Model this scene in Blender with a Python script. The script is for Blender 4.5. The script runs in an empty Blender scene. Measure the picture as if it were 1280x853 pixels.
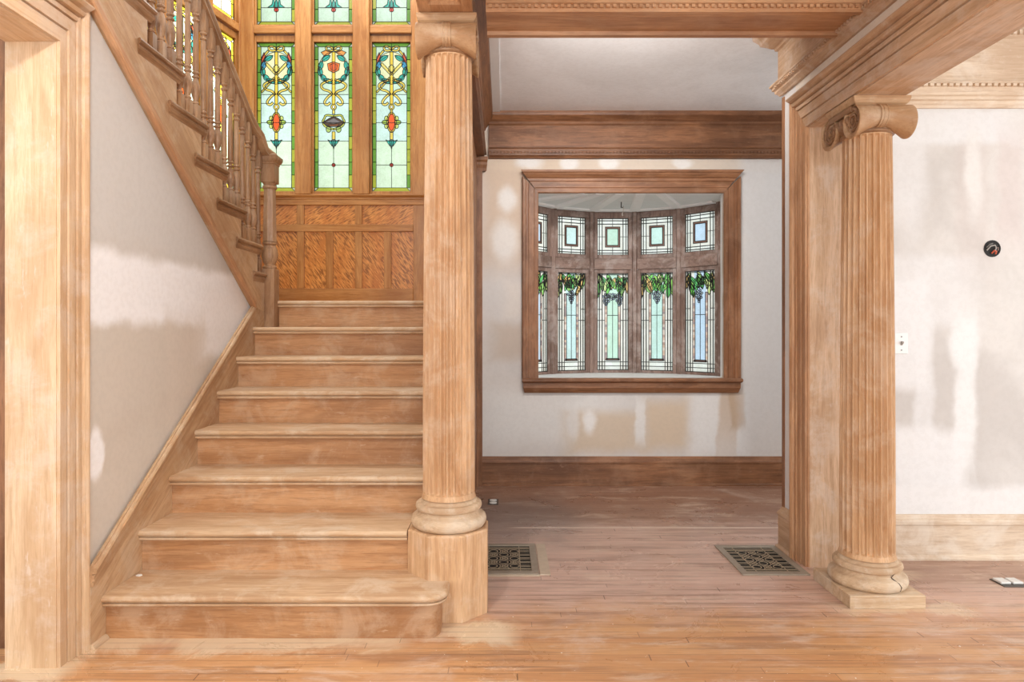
import bpy, bmesh, math, random
import numpy as np
from mathutils import Vector
random.seed(7)
PI = math.pi
S = bpy.context.scene
COL = S.collection
ORIG = {}

# ---------------------------------------------------------------- camera
F, VX, VY, HC = 820.0, 630.0, 412.0, 1.245
cam = bpy.data.cameras.new('camera'); co = bpy.data.objects.new('camera', cam); COL.objects.link(co)
co.location = (0, 0, HC); co.rotation_euler = (PI/2, 0, 0)
cam.sensor_width = 36.0; cam.lens = F/1280*36.0
cam.shift_x = (640-VX)/1280.0; cam.shift_y = -(426.5-VY)/1280.0
cam.clip_start = 0.05
S.camera = co

# ---------------------------------------------------------------- materials
def lin(c):
    c = c/255.0
    return c/12.92 if c <= .04045 else ((c+.055)/1.055)**2.4
def rgb(r, g, b): return (lin(r), lin(g), lin(b), 1.0)
class NT:
    def __init__(s, name):
        s.m = bpy.data.materials.new(name); s.m.use_nodes = True
        s.t = s.m.node_tree; s.t.nodes.clear()
        s.out = s.t.nodes.new('ShaderNodeOutputMaterial')
    def n(s, typ, **kw):
        nd = s.t.nodes.new(typ)
        for k, v in kw.items():
            if k.startswith('i_'):
                key = k[2:]; key = int(key) if key.isdigit() else key.replace('_', ' ')
                s.put(nd.inputs[key], v)
            else: setattr(nd, k, v)
        return nd
    def put(s, inp, v):
        if hasattr(v, 'is_output') or isinstance(v, bpy.types.NodeSocket): s.t.links.new(v, inp)
        else: inp.default_value = v
    def math(s, op, a, b=0.0, c=None):
        nd = s.t.nodes.new('ShaderNodeMath'); nd.operation = op
        s.put(nd.inputs[0], a); s.put(nd.inputs[1], b)
        if c is not None: s.put(nd.inputs[2], c)
        return nd.outputs[0]
    def mix(s, f, a, b, blend='MIX'):
        nd = s.t.nodes.new('ShaderNodeMix'); nd.data_type = 'RGBA'; nd.blend_type = blend
        s.put(nd.inputs[0], f); s.put(nd.inputs[6], a); s.put(nd.inputs[7], b)
        return nd.outputs[2]
    def smooth(s, v, lo, hi, a=0.0, b=1.0):
        nd = s.t.nodes.new('ShaderNodeMapRange'); nd.interpolation_type = 'SMOOTHSTEP'
        s.put(nd.inputs[0], v); nd.inputs[1].default_value = lo; nd.inputs[2].default_value = hi
        nd.inputs[3].default_value = a; nd.inputs[4].default_value = b
        return nd.outputs[0]
    def noise(s, vec, scale, detail=3.0, rough=.55, dist=0.0):
        nd = s.n('ShaderNodeTexNoise', i_Vector=vec, i_Scale=scale, i_Detail=detail, i_Roughness=rough, i_Distortion=dist)
        return nd.outputs[0]
    def coords(s): return s.n('ShaderNodeTexCoord').outputs['Object']
    def mapping(s, vec, scale=(1,1,1), rot=(0,0,0), loc=(0,0,0)):
        return s.n('ShaderNodeMapping', i_Vector=vec, i_Scale=scale, i_Rotation=rot, i_Location=loc).outputs[0]
    def done(s, color, rough=.5, bump=None, bstr=.1, bdist=.01, spec=.4, metal=0.0):
        p = s.n('ShaderNodeBsdfPrincipled', i_Base_Color=color, i_Roughness=rough, i_Metallic=metal)
        p.inputs['Specular IOR Level'].default_value = spec
        if bump is not None:
            b = s.n('ShaderNodeBump', i_Height=bump, i_Strength=bstr, i_Distance=bdist)
            s.t.links.new(b.outputs[0], p.inputs['Normal'])
        s.t.links.new(p.outputs[0], s.out.inputs[0])
        return s.m

WOODS = {   # light, mid, dark, dust colour, dust amount, roughness
 'pale':  ((226,196,160), (212,178,140), (186,146,108), (224,210,194), .40, .52),
 'casing':((220,188,156), (202,168,134), (164,126, 94), (218,202,186), .50, .52),
 'column':((218,180,140), (200,158,116), (164,118, 78), (216,194,170), .40, .50),
 'base':  ((216,190,158), (198,168,134), (164,130, 98), (212,198,178), .60, .58),
 'tread': ((212,180,144), (198,162,124), (164,122, 84), (216,196,170), .60, .55),
 'riser': ((196,148,104), (180,130, 86), (136, 90, 56), (206,178,148), .40, .52),
 'string':((206,172,134), (190,152,112), (156,114, 78), (206,186,160), .45, .52),
 'rail':  ((182,144,108), (158,118, 84), (110, 76, 50), (182,156,132), .40, .38),
 'gold':  ((192,136, 78), (172,114, 58), (134, 80, 36), (188,144, 92), .15, .30),
 'dark':  ((158,110, 76), (132, 88, 58), (86, 55, 36), (168,130,102), .30, .45),
 'beam':  ((212,168,128), (192,144,104), (144,100, 68), (198,162,130), .35, .45),
 'deep':  ((144, 98, 66), (116, 76, 49), (76, 47, 30), (156,118, 90), .22, .42),
 'grey':  ((162,136,124), (138,112,100), (98, 78, 68), (198,184,176), .55, .55),
 'wash':  ((226,206,182), (212,188,162), (180,150,122), (230,218,202), .55, .52),
}
_mats = {}
def wood(kind, axis='Z', ang=0.0):
    key = (kind, axis, round(ang, 3))
    if key in _mats: return _mats[key]
    a, b, c, d, amt, ro = WOODS[kind]
    t = NT('wood_%s_%s' % (kind, axis.lower()))
    v = t.coords()
    if ang: v = t.mapping(v, rot=(ang, 0, 0))
    sc = {'X': (.07,1,1), 'Y': (1,.07,1), 'Z': (1,1,.07)}[axis]
    g = t.mapping(v, scale=sc)
    w = t.noise(t.mapping(v, scale=tuple(.5 if q < 1 else 1 for q in sc)), 2.0, 2.0)
    n1 = t.noise(g, 16.0, 5.0, .6, 1.2)
    n2 = t.noise(g, 70.0, 4.0, .65, .3)
    n4 = t.noise(g, 230.0, 2.0, .5, .1)
    n3 = t.noise(t.mapping(v, scale=tuple(.3 if q < 1 else 1 for q in sc)), 3.6, 4.0, .62, .5)
    rings = t.math('SINE', t.math('MULTIPLY', t.math('ADD', n1, t.math('MULTIPLY', w, 1.4)), 46.0))
    col = t.mix(t.smooth(n1, .38, .60), rgb(*b), rgb(*a))
    col = t.mix(t.math('MULTIPLY', t.smooth(rings, .35, .98), .16), col, rgb(*c))
    col = t.mix(t.math('MULTIPLY', t.smooth(n2, .48, .70), .46), col, rgb(*c))
    col = t.mix(t.math('MULTIPLY', t.smooth(n4, .52, .70), .30), col, rgb(*c))
    col = t.mix(t.math('MULTIPLY', t.smooth(n3, .58, .36), .55), col, rgb(*c))
    dn = t.noise(v, 5.0, 7.0, .70, .4)
    col = t.mix(t.math('MULTIPLY', t.smooth(dn, .46, .66), amt), col, rgb(*d))
    sc_ = t.noise(t.mapping(v, scale=tuple(.25 if q < 1 else 1 for q in sc), rot=(.2, .3, .1)), 46.0, 3.0, .6)
    col = t.mix(t.math('MULTIPLY', t.smooth(sc_, .64, .74), .45), col, rgb(*d))
    rr = t.math('ADD', t.math('MULTIPLY', n3, .22), ro-.10)
    _mats[key] = t.done(col, rr, n2, .12, .004, spec=.35)
    return _mats[key]

def flat(name, c, rough=.5, metal=0.0, spec=.4, var=.12, scale=25.0):
    if name in _mats: return _mats[name]
    t = NT(name); v = t.coords()
    n = t.noise(v, scale, 4.0)
    col = t.mix(n, tuple(x*(1-var) for x in rgb(*c)[:3])+(1,), tuple(min(1, x*(1+var)) for x in rgb(*c)[:3])+(1,))
    _mats[name] = t.done(col, rough, n, .05, .003, spec, metal)
    return _mats[name]

def figured(name, rot):
    t = NT(name); v = t.coords()
    r = t.mapping(v, rot=(0, rot, 0))
    g = t.mapping(r, scale=(1, .3, .17))
    n = t.noise(g, 105.0, 2.0, .5, .15)
    n2 = t.noise(t.mapping(v, scale=(1, 1, .3)), 9.0, 2.0)
    col = t.mix(t.smooth(n2, .35, .65), rgb(204,138,70), rgb(184,112,50))
    thr = t.math('ADD', n, t.math('MULTIPLY', t.math('SUBTRACT', n2, .5), -.55))
    col = t.mix(t.math('MULTIPLY', t.smooth(thr, .52, .62), .72), col, rgb(112,58,22))
    col = t.mix(t.math('MULTIPLY', t.smooth(n, .44, .36), .5), col, rgb(232,160,84))
    return t.done(col, .30, None, spec=.45)

def plaster(name, base, base2, patches, ax, base_scale=1.2):
    """patches: (u, z, su, sz, soft, shape, colour, strength); ax = 0/1 horizontal axis of the wall"""
    t = NT(name); v = t.coords()
    sep = t.n('ShaderNodeSeparateXYZ', i_Vector=v)
    nz = t.n('ShaderNodeTexNoise', i_Vector=v, i_Scale=6.0, i_Detail=4.0)
    nsep = t.n('ShaderNodeSeparateColor', i_Color=nz.outputs[1])
    u = t.math('ADD', sep.outputs[ax], t.math('MULTIPLY', t.math('SUBTRACT', nsep.outputs[0], .5), .09))
    z = t.math('ADD', sep.outputs[2], t.math('MULTIPLY', t.math('SUBTRACT', nsep.outputs[1], .5), .09))
    col = t.mix(t.smooth(t.noise(v, base_scale, 4.0, .6, .3), .40, .62), rgb(*base), rgb(*base2))
    for (pu, pz, su, sz, soft, shape, c, k) in patches:
        du = t.math('ABSOLUTE', t.math('DIVIDE', t.math('SUBTRACT', u, pu), su))
        dz = t.math('ABSOLUTE', t.math('DIVIDE', t.math('SUBTRACT', z, pz), sz))
        if shape == 'e': d = t.math('SQRT', t.math('ADD', t.math('MULTIPLY', du, du), t.math('MULTIPLY', dz, dz)))
        else: d = t.math('MAXIMUM', du, dz)
        col = t.mix(t.math('MULTIPLY', t.smooth(d, 1+soft, 1-soft), k), col, rgb(*c))
    fine = t.noise(v, 40.0, 4.0, .6)
    col = t.mix(t.math('MULTIPLY', t.smooth(fine, .42, .62), .06), col, rgb(150,140,130))
    return t.done(col, .75, fine, .08, .003, spec=.25)

def glass_mat():
    t = NT('stained_glass')
    a = t.n('ShaderNodeAttribute', attribute_name='tint')
    v = t.coords()
    n = t.noise(v, 130.0, 3.0, .6)
    n2 = t.noise(v, 11.0, 3.0, .6, .6)
    k = t.math('ADD', t.math('MULTIPLY', n, .50), t.math('MULTIPLY', n2, .42))
    col = t.mix(1.0, a.outputs[0], t.n('ShaderNodeCombineColor', i_0=t.math('ADD', k, .52), i_1=t.math('ADD', k, .53), i_2=t.math('ADD', t.math('MULTIPLY', k, 1.25), .38)).outputs[0], 'MULTIPLY')
    tr = t.n('ShaderNodeBsdfTranslucent', i_Color=col)
    di = t.n('ShaderNodeBsdfDiffuse', i_Color=t.mix(1.0, col, (.5, .5, .5, 1), 'MULTIPLY'))
    gl = t.n('ShaderNodeBsdfGlossy', i_Roughness=.25)
    gl.inputs[0].default_value = (1, 1, 1, 1)
    m1 = t.n('ShaderNodeMixShader', i_0=.12); t.t.links.new(tr.outputs[0], m1.inputs[1]); t.t.links.new(di.outputs[0], m1.inputs[2])
    m2 = t.n('ShaderNodeMixShader', i_0=.03); t.t.links.new(m1.outputs[0], m2.inputs[1]); t.t.links.new(gl.outputs[0], m2.inputs[2])
    t.t.links.new(m2.outputs[0], t.out.inputs[0])
    return t.m
GLASS = glass_mat()
LEAD = flat('lead_came', (46, 46, 44), .55, .3, var=.2)

def floor_mat():
    t = NT('strip_oak_floor'); v = t.coords()
    sep = t.n('ShaderNodeSeparateXYZ', i_Vector=v); x, y = sep.outputs[0], sep.outputs[1]
    row = t.math('DIVIDE', y, .0465)
    rid = t.math('FLOOR', row); fr = t.math('FRACT', row)
    wn = t.n('ShaderNodeTexWhiteNoise', noise_dimensions='1D', i_W=rid)
    off = t.math('MULTIPLY', wn.outputs[0], 7.0)
    cx = t.math('DIVIDE', t.math('ADD', x, off), 1.15)
    cid = t.math('FLOOR', cx); cf = t.math('FRACT', cx)
    wn2 = t.n('ShaderNodeTexWhiteNoise', noise_dimensions='2D', i_Vector=t.n('ShaderNodeCombineXYZ', i_X=rid, i_Y=cid).outputs[0])
    tone = wn2.outputs[0]
    big = t.noise(v, 1.3, 4.0, .6, .4)
    blot = t.noise(v, 3.6, 6.0, .68, .5)
    # zones of the boards: worn orange finish in front, pinkish sanded middle, brown in the alcove
    yw = t.math('ADD', y, t.math('MULTIPLY', t.math('SUBTRACT', blot, .5), .9))
    front = t.smooth(yw, 3.15, 2.6)
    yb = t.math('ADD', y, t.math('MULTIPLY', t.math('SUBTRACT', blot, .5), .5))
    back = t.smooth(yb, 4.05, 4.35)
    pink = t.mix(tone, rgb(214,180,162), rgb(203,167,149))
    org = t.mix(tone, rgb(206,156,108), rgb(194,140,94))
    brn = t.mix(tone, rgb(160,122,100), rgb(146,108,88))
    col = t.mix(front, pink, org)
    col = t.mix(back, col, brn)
    right = t.math('MULTIPLY', t.smooth(x, 1.5, 2.1), t.smooth(y, 3.0, 3.3))
    col = t.mix(t.math('MULTIPLY', right, .6), col, rgb(150,116,98))
    g = t.mapping(v, scale=(.06, 1, 1))
    gr = t.noise(g, 120.0, 3.0, .6, .3)
    gr2 = t.noise(g, 22.0, 4.0, .6, .6)
    col = t.mix(t.math('MULTIPLY', t.smooth(gr, .5, .7), .22), col, rgb(118,74,48))
    col = t.mix(t.math('MULTIPLY', t.smooth(gr2, .48, .64), .45), col, rgb(128,86,62))
    st = t.noise(t.mapping(v, scale=(.16, 1, 1)), 7.0, 6.0, .68, .5)
    col = t.mix(t.math('MULTIPLY', t.smooth(st, .52, .68), .40), col, rgb(140,102,82))
    st2 = t.noise(t.mapping(v, scale=(.3, 1, 1), loc=(3, 1, 0)), 9.0, 7.0, .72, .3)
    col = t.mix(t.math('MULTIPLY', t.smooth(st2, .52, .66), .50), col, rgb(216,192,170))
    scr = t.noise(t.mapping(v, rot=(0, 0, .55), scale=(.06, 1, 1)), 60.0, 4.0, .65)
    col = t.mix(t.math('MULTIPLY', t.math('MULTIPLY', t.smooth(scr, .58, .70), t.smooth(blot, .42, .6)), .5), col, rgb(224,200,176))
    # sanding dust in cloudy drifts
    dust = t.noise(v, 2.2, 7.0, .70, .8)
    col = t.mix(t.math('MULTIPLY', t.smooth(dust, .50, .72), .50), col, rgb(214,192,176))
    # shade on the left alcove floor by the stair wall, painted in dark grey
    gx = t.math('SUBTRACT', x, .0); gy = t.math('SUBTRACT', y, 4.3)
    gd = t.math('SQRT', t.math('ADD', t.math('MULTIPLY', gx, gx), t.math('MULTIPLY', t.math('MULTIPLY', gy, gy), .9)))
    gd = t.math('ADD', gd, t.math('MULTIPLY', t.math('SUBTRACT', blot, .5), .8))
    col = t.mix(t.math('MULTIPLY', t.smooth(gd, .75, .25), .55), col, rgb(112,98,90))
    # pale dust along the foot of the stairs, the pedestal and the casing
    def drift(cx0, x1, yy, wdt, k):
        global _d
        m = t.smooth(t.math('ADD', t.math('ABSOLUTE', t.math('SUBTRACT', y, yy)), t.math('MULTIPLY', t.math('SUBTRACT', dust, .5), .55)), wdt, wdt*.1)
        mx = t.math('MULTIPLY', t.smooth(x, cx0-.08, cx0+.05), t.smooth(x, x1+.08, x1-.05))
        return t.math('MULTIPLY', t.math('MULTIPLY', m, mx), k)
    for a in ((-1.7, -.42, 2.62, .13, .85), (-.5, .02, 2.72, .10, .85), (-1.95, -1.6, 2.40, .05, .8), (1.5, 2.05, 2.92, .06, .5), (1.25, 2.1, 3.35, .07, .35)):
        col = t.mix(drift(*a), col, rgb(226,204,172))
    # the pale seam across the alcove opening
    sm = t.math('MULTIPLY', t.smooth(t.math('ABSOLUTE', t.math('SUBTRACT', y, 4.117)), .016, .006), t.smooth(x, .0, .12))
    col = t.mix(t.math('MULTIPLY', sm, .8), col, rgb(222,202,184))
    # gaps
    gap = t.smooth(t.math('ABSOLUTE', t.math('SUBTRACT', fr, .5)), .455, .492)
    gapn = t.smooth(t.noise(v, 2.6, 3.0), .40, .62)
    gap = t.math('MULTIPLY', gap, t.math('ADD', t.math('MULTIPLY', gapn, .62), .14))
    butt = t.math('MULTIPLY', t.smooth(t.math('ABSOLUTE', t.math('SUBTRACT', cf, .5)), .4975, .4990), t.math('GREATER_THAN', tone, .45))
    gap = t.math('MAXIMUM', gap, t.math('MULTIPLY', butt, .7))
    col = t.mix(gap, col, rgb(74,44,28))
    # white specks of plaster
    sp = t.noise(v, 60.0, 2.0, .5)
    col = t.mix(t.smooth(sp, .735, .75), col, rgb(232,224,214))
    rr = t.math('ADD', t.math('MULTIPLY', dust, .42), .10)
    return t.done(col, rr, t.math('SUBTRACT', gr, t.math('MULTIPLY', gap, 2.0)), .12, .004, spec=.42)

# ---------------------------------------------------------------- mesh builder
class MB:
    def __init__(s): s.v = []; s.f = []
    def add(s, vs, fs):
        o = len(s.v); s.v += [tuple(p) for p in vs]; s.f += [tuple(i+o for i in f) for f in fs]; return s
    def box(s, x0, x1, y0, y1, z0, z1):
        return s.add([(x0,y0,z0),(x1,y0,z0),(x1,y1,z0),(x0,y1,z0),(x0,y0,z1),(x1,y0,z1),(x1,y1,z1),(x0,y1,z1)],
                     [(0,3,2,1),(4,5,6,7),(0,1,5,4),(1,2,6,5),(2,3,7,6),(3,0,4,7)])
    def prism(s, prof, O, U, V, W, w0, w1, m0=(0,0), m1=(0,0)):
        O, U, V, W = map(Vector, (O, U, V, W)); n = len(prof)
        a = [O+U*u+V*v+W*(w0+m0[0]*u+m0[1]*v) for u, v in prof]
        b = [O+U*u+V*v+W*(w1+m1[0]*u+m1[1]*v) for u, v in prof]
        fs = [(i, (i+1) % n, n+(i+1) % n, n+i) for i in range(n)] + [tuple(range(n))[::-1], tuple(range(n, 2*n))]
        return s.add(a+b, fs)
    def loft(s, rings, closed=True, cap=True):
        n = len(rings[0]); vs = [p for r in rings for p in r]; fs = []
        for k in range(len(rings)-1):
            for i in range(n if closed else n-1):
                j = (i+1) % n
                fs.append((k*n+i, k*n+j, (k+1)*n+j, (k+1)*n+i))
        if cap: fs += [tuple(range(n))[::-1], tuple(range((len(rings)-1)*n, len(rings)*n))]
        return s.add(vs, fs)
    def lathe(s, prof, c=(0,0,0), n=48, squash=None):
        return s.loft([[(c[0]+r*math.cos(2*PI*i/n), c[1]+r*math.sin(2*PI*i/n), c[2]+z) for i in range(n)] for r, z in prof])
    def square(s, prof, c=(0,0,0), rot=0.0):
        return s.loft([[(c[0]+h*math.sqrt(2)*math.cos(PI/4+PI/2*i+rot), c[1]+h*math.sqrt(2)*math.sin(PI/4+PI/2*i+rot), c[2]+z) for i in range(4)] for h, z in prof])
    def tube(s, path, r, n=8):
        P = [Vector(p) for p in path]; rings = []
        for i, p in enumerate(P):
            d = (P[min(i+1, len(P)-1)]-P[max(i-1, 0)]).normalized()
            a = d.cross(Vector((0,0,1)) if abs(d.z) < .9 else Vector((1,0,0))).normalized(); b = d.cross(a)
            rr = r[i] if isinstance(r, (list, tuple)) else r
            rings.append([p+a*(rr*math.cos(2*PI*k/n))+b*(rr*math.sin(2*PI*k/n)) for k in range(n)])
        return s.loft(rings)
    def sweep(s, prof, path, side):
        """profile (u sideways, v perpendicular) along a path that lies in a plane whose normal is side"""
        P = [Vector(p) for p in path]; side = Vector(side); rings = []
        for i, p in enumerate(P):
            d = (P[min(i+1, len(P)-1)]-P[max(i-1, 0)]).normalized()
            up = side.cross(d).normalized()
            rings.append([p+side*u+up*v for u, v in prof])
        return s.loft(rings)
    def build(s, name, mat, parent=None, smooth=False, bevel=0.0, angle=40):
        o0 = ORIG.get(parent.as_pointer(), Vector()) if parent else Vector()
        me = bpy.data.meshes.new(name)
        me.from_pydata([tuple(Vector(p)-o0) for p in s.v], [], s.f)
        bm = bmesh.new(); bm.from_mesh(me); bmesh.ops.recalc_face_normals(bm, faces=bm.faces); bm.to_mesh(me); bm.free()
        if smooth:
            me.polygons.foreach_set('use_smooth', [True]*len(me.polygons))
            me.set_sharp_from_angle(angle=math.radians(angle))
        if mat: me.materials.append(mat)
        o = bpy.data.objects.new(name, me); COL.objects.link(o)
        if parent: o.parent = parent; ORIG[o.as_pointer()] = o0.copy()
        else: ORIG[o.as_pointer()] = Vector()
        if bevel:
            b = o.modifiers.new('bevel', 'BEVEL'); b.width = bevel; b.segments = 2; b.limit_method = 'ANGLE'; b.angle_limit = math.radians(40)
        return o
def thing(name, label, cat, loc=(0,0,0), group=None):
    o = bpy.data.objects.new(name, None); COL.objects.link(o); o.location = loc; o.empty_display_size = .05
    ORIG[o.as_pointer()] = Vector(loc)
    return tag(o, label, cat, group)
def tag(o, label, cat, group=None):
    o['label'] = label; o['category'] = cat; o['kind'] = 'thing'
    if group: o['group'] = group
    return o
def struct(o, label=None, cat=None):
    o['kind'] = 'structure'
    if label: o['label'] = label
    if cat: o['category'] = cat
    return o
def sempty(name, loc, label, cat):
    o = bpy.data.objects.new(name, None); COL.objects.link(o); o.location = loc; ORIG[o.as_pointer()] = Vector(loc)
    return struct(o, label, cat)
def arc(cx, cy, r, a0, a1, n=8): return [(cx+r*math.cos(a0+(a1-a0)*i/n), cy+r*math.sin(a0+(a1-a0)*i/n)) for i in range(n+1)]
X_, Y_, Z_ = (1,0,0), (0,1,0), (0,0,1)
CEIL = 2.96

# ================================================================ SETTING
fl = MB().box(-3.6, 5.0, -2.5, 5.26, -.08, 0).build('floor', floor_mat())
struct(fl, 'sanded narrow strip wood floor with dusty pale patches', 'floor')
WHITE, WHITE2 = (221,219,216), (206,203,199)
ceil_m = plaster('ceiling_plaster', (242,243,244), (232,232,232), [], 0)
cl = MB().box(-.02, 2.6, 2.9, 5.26, CEIL, CEIL+.08).box(-1.56, 5.0, -.6, 2.9, CEIL, CEIL+.08).box(2.6, 5.0, 2.9, 3.7, CEIL, CEIL+.08).box(-.4, -.02, 2.9, 5.26, CEIL, CEIL+.08).build('ceiling', ceil_m)
struct(cl, 'patched white plaster ceiling over the alcove', 'ceiling')

struct(MB().box(-.088, -.030, 3.08, 5.135, CEIL-.010, CEIL).build('trim_11', flat('white_batten', (230,230,229), .6, var=.04)), 'white batten along the left edge of the alcove ceiling', 'trim')
# --- back wall of the alcove with the bow window opening
BY = 5.235
OX0, OX1, OZ0, OZ1 = .274, 1.750, .860, 2.334
TAUP, GRYW, PALE = (190,170,150), (205,200,196), (224,221,217)
pw = [(.15,2.3,.34,.55,.35,'b',(196,170,144),.75), (.75,2.56,1.3,.05,.5,'b',(206,188,168),.8),
      (.02,2.28,.07,.10,.5,'e',PALE,.9), (.20,2.58,.10,.05,.5,'e',PALE,.9), (.52,2.57,.07,.05,.4,'e',PALE,.9), (.84,2.57,.09,.05,.4,'e',PALE,.9), (1.42,2.57,.08,.04,.4,'e',PALE,.8),
      (.0,1.95,.10,.16,.5,'e',PALE,.8), (.16,1.48,.16,.14,.4,'b',(214,206,198),.9),
      (.10,1.15,.20,.14,.5,'b',(190,172,154),.7), (.35,.55,.55,.20,.5,'b',(226,224,220),.8),
      (.80,.42,.30,.16,.4,'b',(204,180,150),.7), (1.30,.48,.18,.20,.4,'b',(206,182,152),.75), (1.08,.52,.035,.17,.4,'b',PALE,.9), (.55,.50,.05,.12,.5,'e',PALE,.8),
      (.68,.50,.05,.09,.5,'e',(236,234,231),.9), (1.72,.50,.22,.26,.35,'b',(226,224,221),.85), (1.78,1.3,.07,1.0,.35,'b',(196,172,148),.75),
      (1.86,.62,.06,.16,.3,'b',(186,160,134),.8), (1.79,1.60,.06,.09,.5,'e',PALE,.85), (1.79,1.30,.06,.13,.5,'e',PALE,.85), (1.82,.95,.07,.11,.5,'e',PALE,.85), (2.08,1.6,.18,1.2,.35,'b',(206,204,203),.8)]
wm = plaster('patched_plaster_alcove', GRYW, (214,208,202), pw, 0)
wb = MB()
wb.box(-.2, OX0, BY, BY+.03, 0, CEIL).box(OX1, 2.6, BY, BY+.03, 0, CEIL).box(OX0, OX1, BY, BY+.03, 0, OZ0).box(OX0, OX1, BY, BY+.03, OZ1, CEIL)
struct(wb.build('wall_back', wm), 'patched plaster wall around the bow window', 'wall')
BB = [(0,0),(.030,0),(.030,.012),(.022,.020),(.022,.175),(.026,.180),(.026,.192),(.018,.205),(.014,.216),(.008,.230),(0,.232)]
struct(MB().prism(BB, (0,BY,0), (0,-1,0), Z_, X_, -.18, 2.5).build('baseboard_back', wood('dark','X')), 'brown wood baseboard under the bow window', 'baseboard')
# frieze board and mouldings of the back wall
o = MB().prism([(0,2.605),(.030,2.605),(.034,2.612),(.046,2.625),(.046,2.640),(.052,2.655),(.052,2.672),(.030,2.690),(.030,2.865),(.040,2.875),(.046,2.890),(.050,2.893),(.090,2.930),(.094,2.945),(.100,CEIL),(0,CEIL)],
             (0,BY,0), (0,-1,0), Z_, X_, -.12, 2.5).build('trim_1', wood('deep','X'))
struct(o, 'dark wood frieze with crown moulding on the alcove back wall', 'trim')
d = MB()
for i in range(95):
    x = -.10+i*.027; d.box(x, x+.014, BY-.056, BY-.045, 2.641, 2.653)
d.build('dentil_course', wood('deep','X'), o)
# pilaster strip at the left end of the back wall
o = MB().box(-.255, -.172, BY-.05, BY, 0, 2.50).prism([(0,2.50),(.05,2.50),(.055,2.52),(.066,2.545),(.066,2.565),(.08,2.58),(.08,2.606),(0,2.606)], (0,BY,0), (0,-1,0), Z_, X_, -.255, -.155, m1=(.35,0)).build('trim_2', wood('dark','Z'))
struct(o, 'narrow dark wood pilaster in the left alcove corner', 'trim')
# wall between stairs and alcove
struct(MB().box(-.27, -.215, 3.13, 5.6, 0, 2.606).build('wall_stair', wood('dark','Z')), 'wood lined wall between the stairs and the alcove', 'wall')

# --- right pier, right opening
RX = 1.585
pr = [(2.0,.4,.3,.2,.4,'b',PALE,.5)]
struct(MB().box(RX, 2.4, 3.565, 3.72, 0, CEIL).build('wall_right', plaster('pier_plaster', (226,224,222), (216,213,210), pr, 1)), 'narrow white plaster pier beside the right opening', 'wall')
struct(MB().box(RX-.006, RX+.02, 3.700, 3.728, .21, 2.56).build('trim_3', wood('dark','Z')), 'thin brown corner bead on the plaster pier', 'trim')
struct(MB().prism([(0,0),(.034,0),(.034,.012),(.022,.024),(.022,.19),(.028,.196),(.024,.21),(.014,.222),(.006,.24),(0,.242)], (RX,0,0), (-1,0,0), Z_, Y_, 3.555, 3.72, m1=(1,0)).build('baseboard_pier', wood('casing','Y')), 'pale wood baseboard at the foot of the pier', 'baseboard')
JZ = 2.302
CAS = [(0,0),(.010,0),(.010,.004),(.022,.005),(.022,.040),(.012,.041),(.012,.045),(.028,.046),(.028,.082),(.016,.083),(.016,.087),(.034,.088),(.034,.104),(.024,.105),(.024,.109),(.044,.112),(.050,.126),(.050,.135),(0,.135)]      # (out, across) from jamb edge outwards
CASH = [(0,0),(.010,0),(.010,.005),(.022,.006),(.022,.055),(.012,.056),(.012,.061),(.028,.062),(.028,.108),(.016,.109),(.016,.113),(.034,.114),(.034,.132),(.024,.133),(.024,.138),(.046,.142),(.052,.156),(.044,.157),(.044,.162),(.062,.170),(.072,.182),(.072,.188),(0,.188)]
def opening(sign, plane, yj, y_near, jamb_w, name_j, name_c, lab_j, lab_c, kind):
    # jamb and soffit lining
    xa, xb = plane, plane+sign*jamb_w
    j = MB().box(min(xa,xb), max(xa,xb), yj, yj+.125, 0, JZ)
    jo = struct(j.build(name_j, wood(kind,'Z')), lab_j, 'trim')
    MB().box(min(xa,xb), max(xa,xb), y_near, yj+.125, JZ, JZ+.03).build('soffit_board', wood(kind,'Y'), jo)
    c = MB().prism([(u, v) for u, v in CAS], (plane-sign*-.0,yj,0), (-sign,0,0), Y_, Z_, 0, JZ, m1=(0,.188/.135))
    cobj = struct(c.build(name_c, wood('beam' if sign > 0 else 'pale','Z')), lab_c, 'trim')
    MB().prism(CASH, (plane,0,JZ), (-sign,0,0), Z_, Y_, y_near, yj, m1=(0,.135/.188)).build('head_casing', wood('casing' if sign > 0 else 'pale','Y'), cobj)  # right opening: lit head and darker side are put into the wood colours
    # header core above the opening
    return jo, cobj
opening(1, 1.600, 3.432, -.5, .213, 'trim_4', 'trim_5', 'flat wood jamb behind the right column', 'stepped wood casing around the right opening', 'casing')
opening(-1, -1.655, 2.409, -.5, .178, 'trim_6', 'trim_7', 'flat pale wood jamb of the left opening', 'stepped pale wood casing around the left opening', 'pale')
# header walls above openings
RW = [(1.6,2.52,.1,.04,.4,'b',PALE,.3)]
struct(MB().box(RX, 1.813, -.5, 3.565, JZ+.03, CEIL).build('wall_over_right_opening', plaster('header_plaster', (232,222,208), (224,214,200), RW, 1)), 'pale plaster band above the right opening', 'wall')
struct(MB().box(-1.83, -1.64, -.5, 2.534, JZ+.03, 2.62).build('wall_over_left_opening', _mats.get('x') or plaster('header_plaster_left', (226,218,206), (220,210,198), RW, 1)), 'plaster above the left opening', 'wall')
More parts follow.
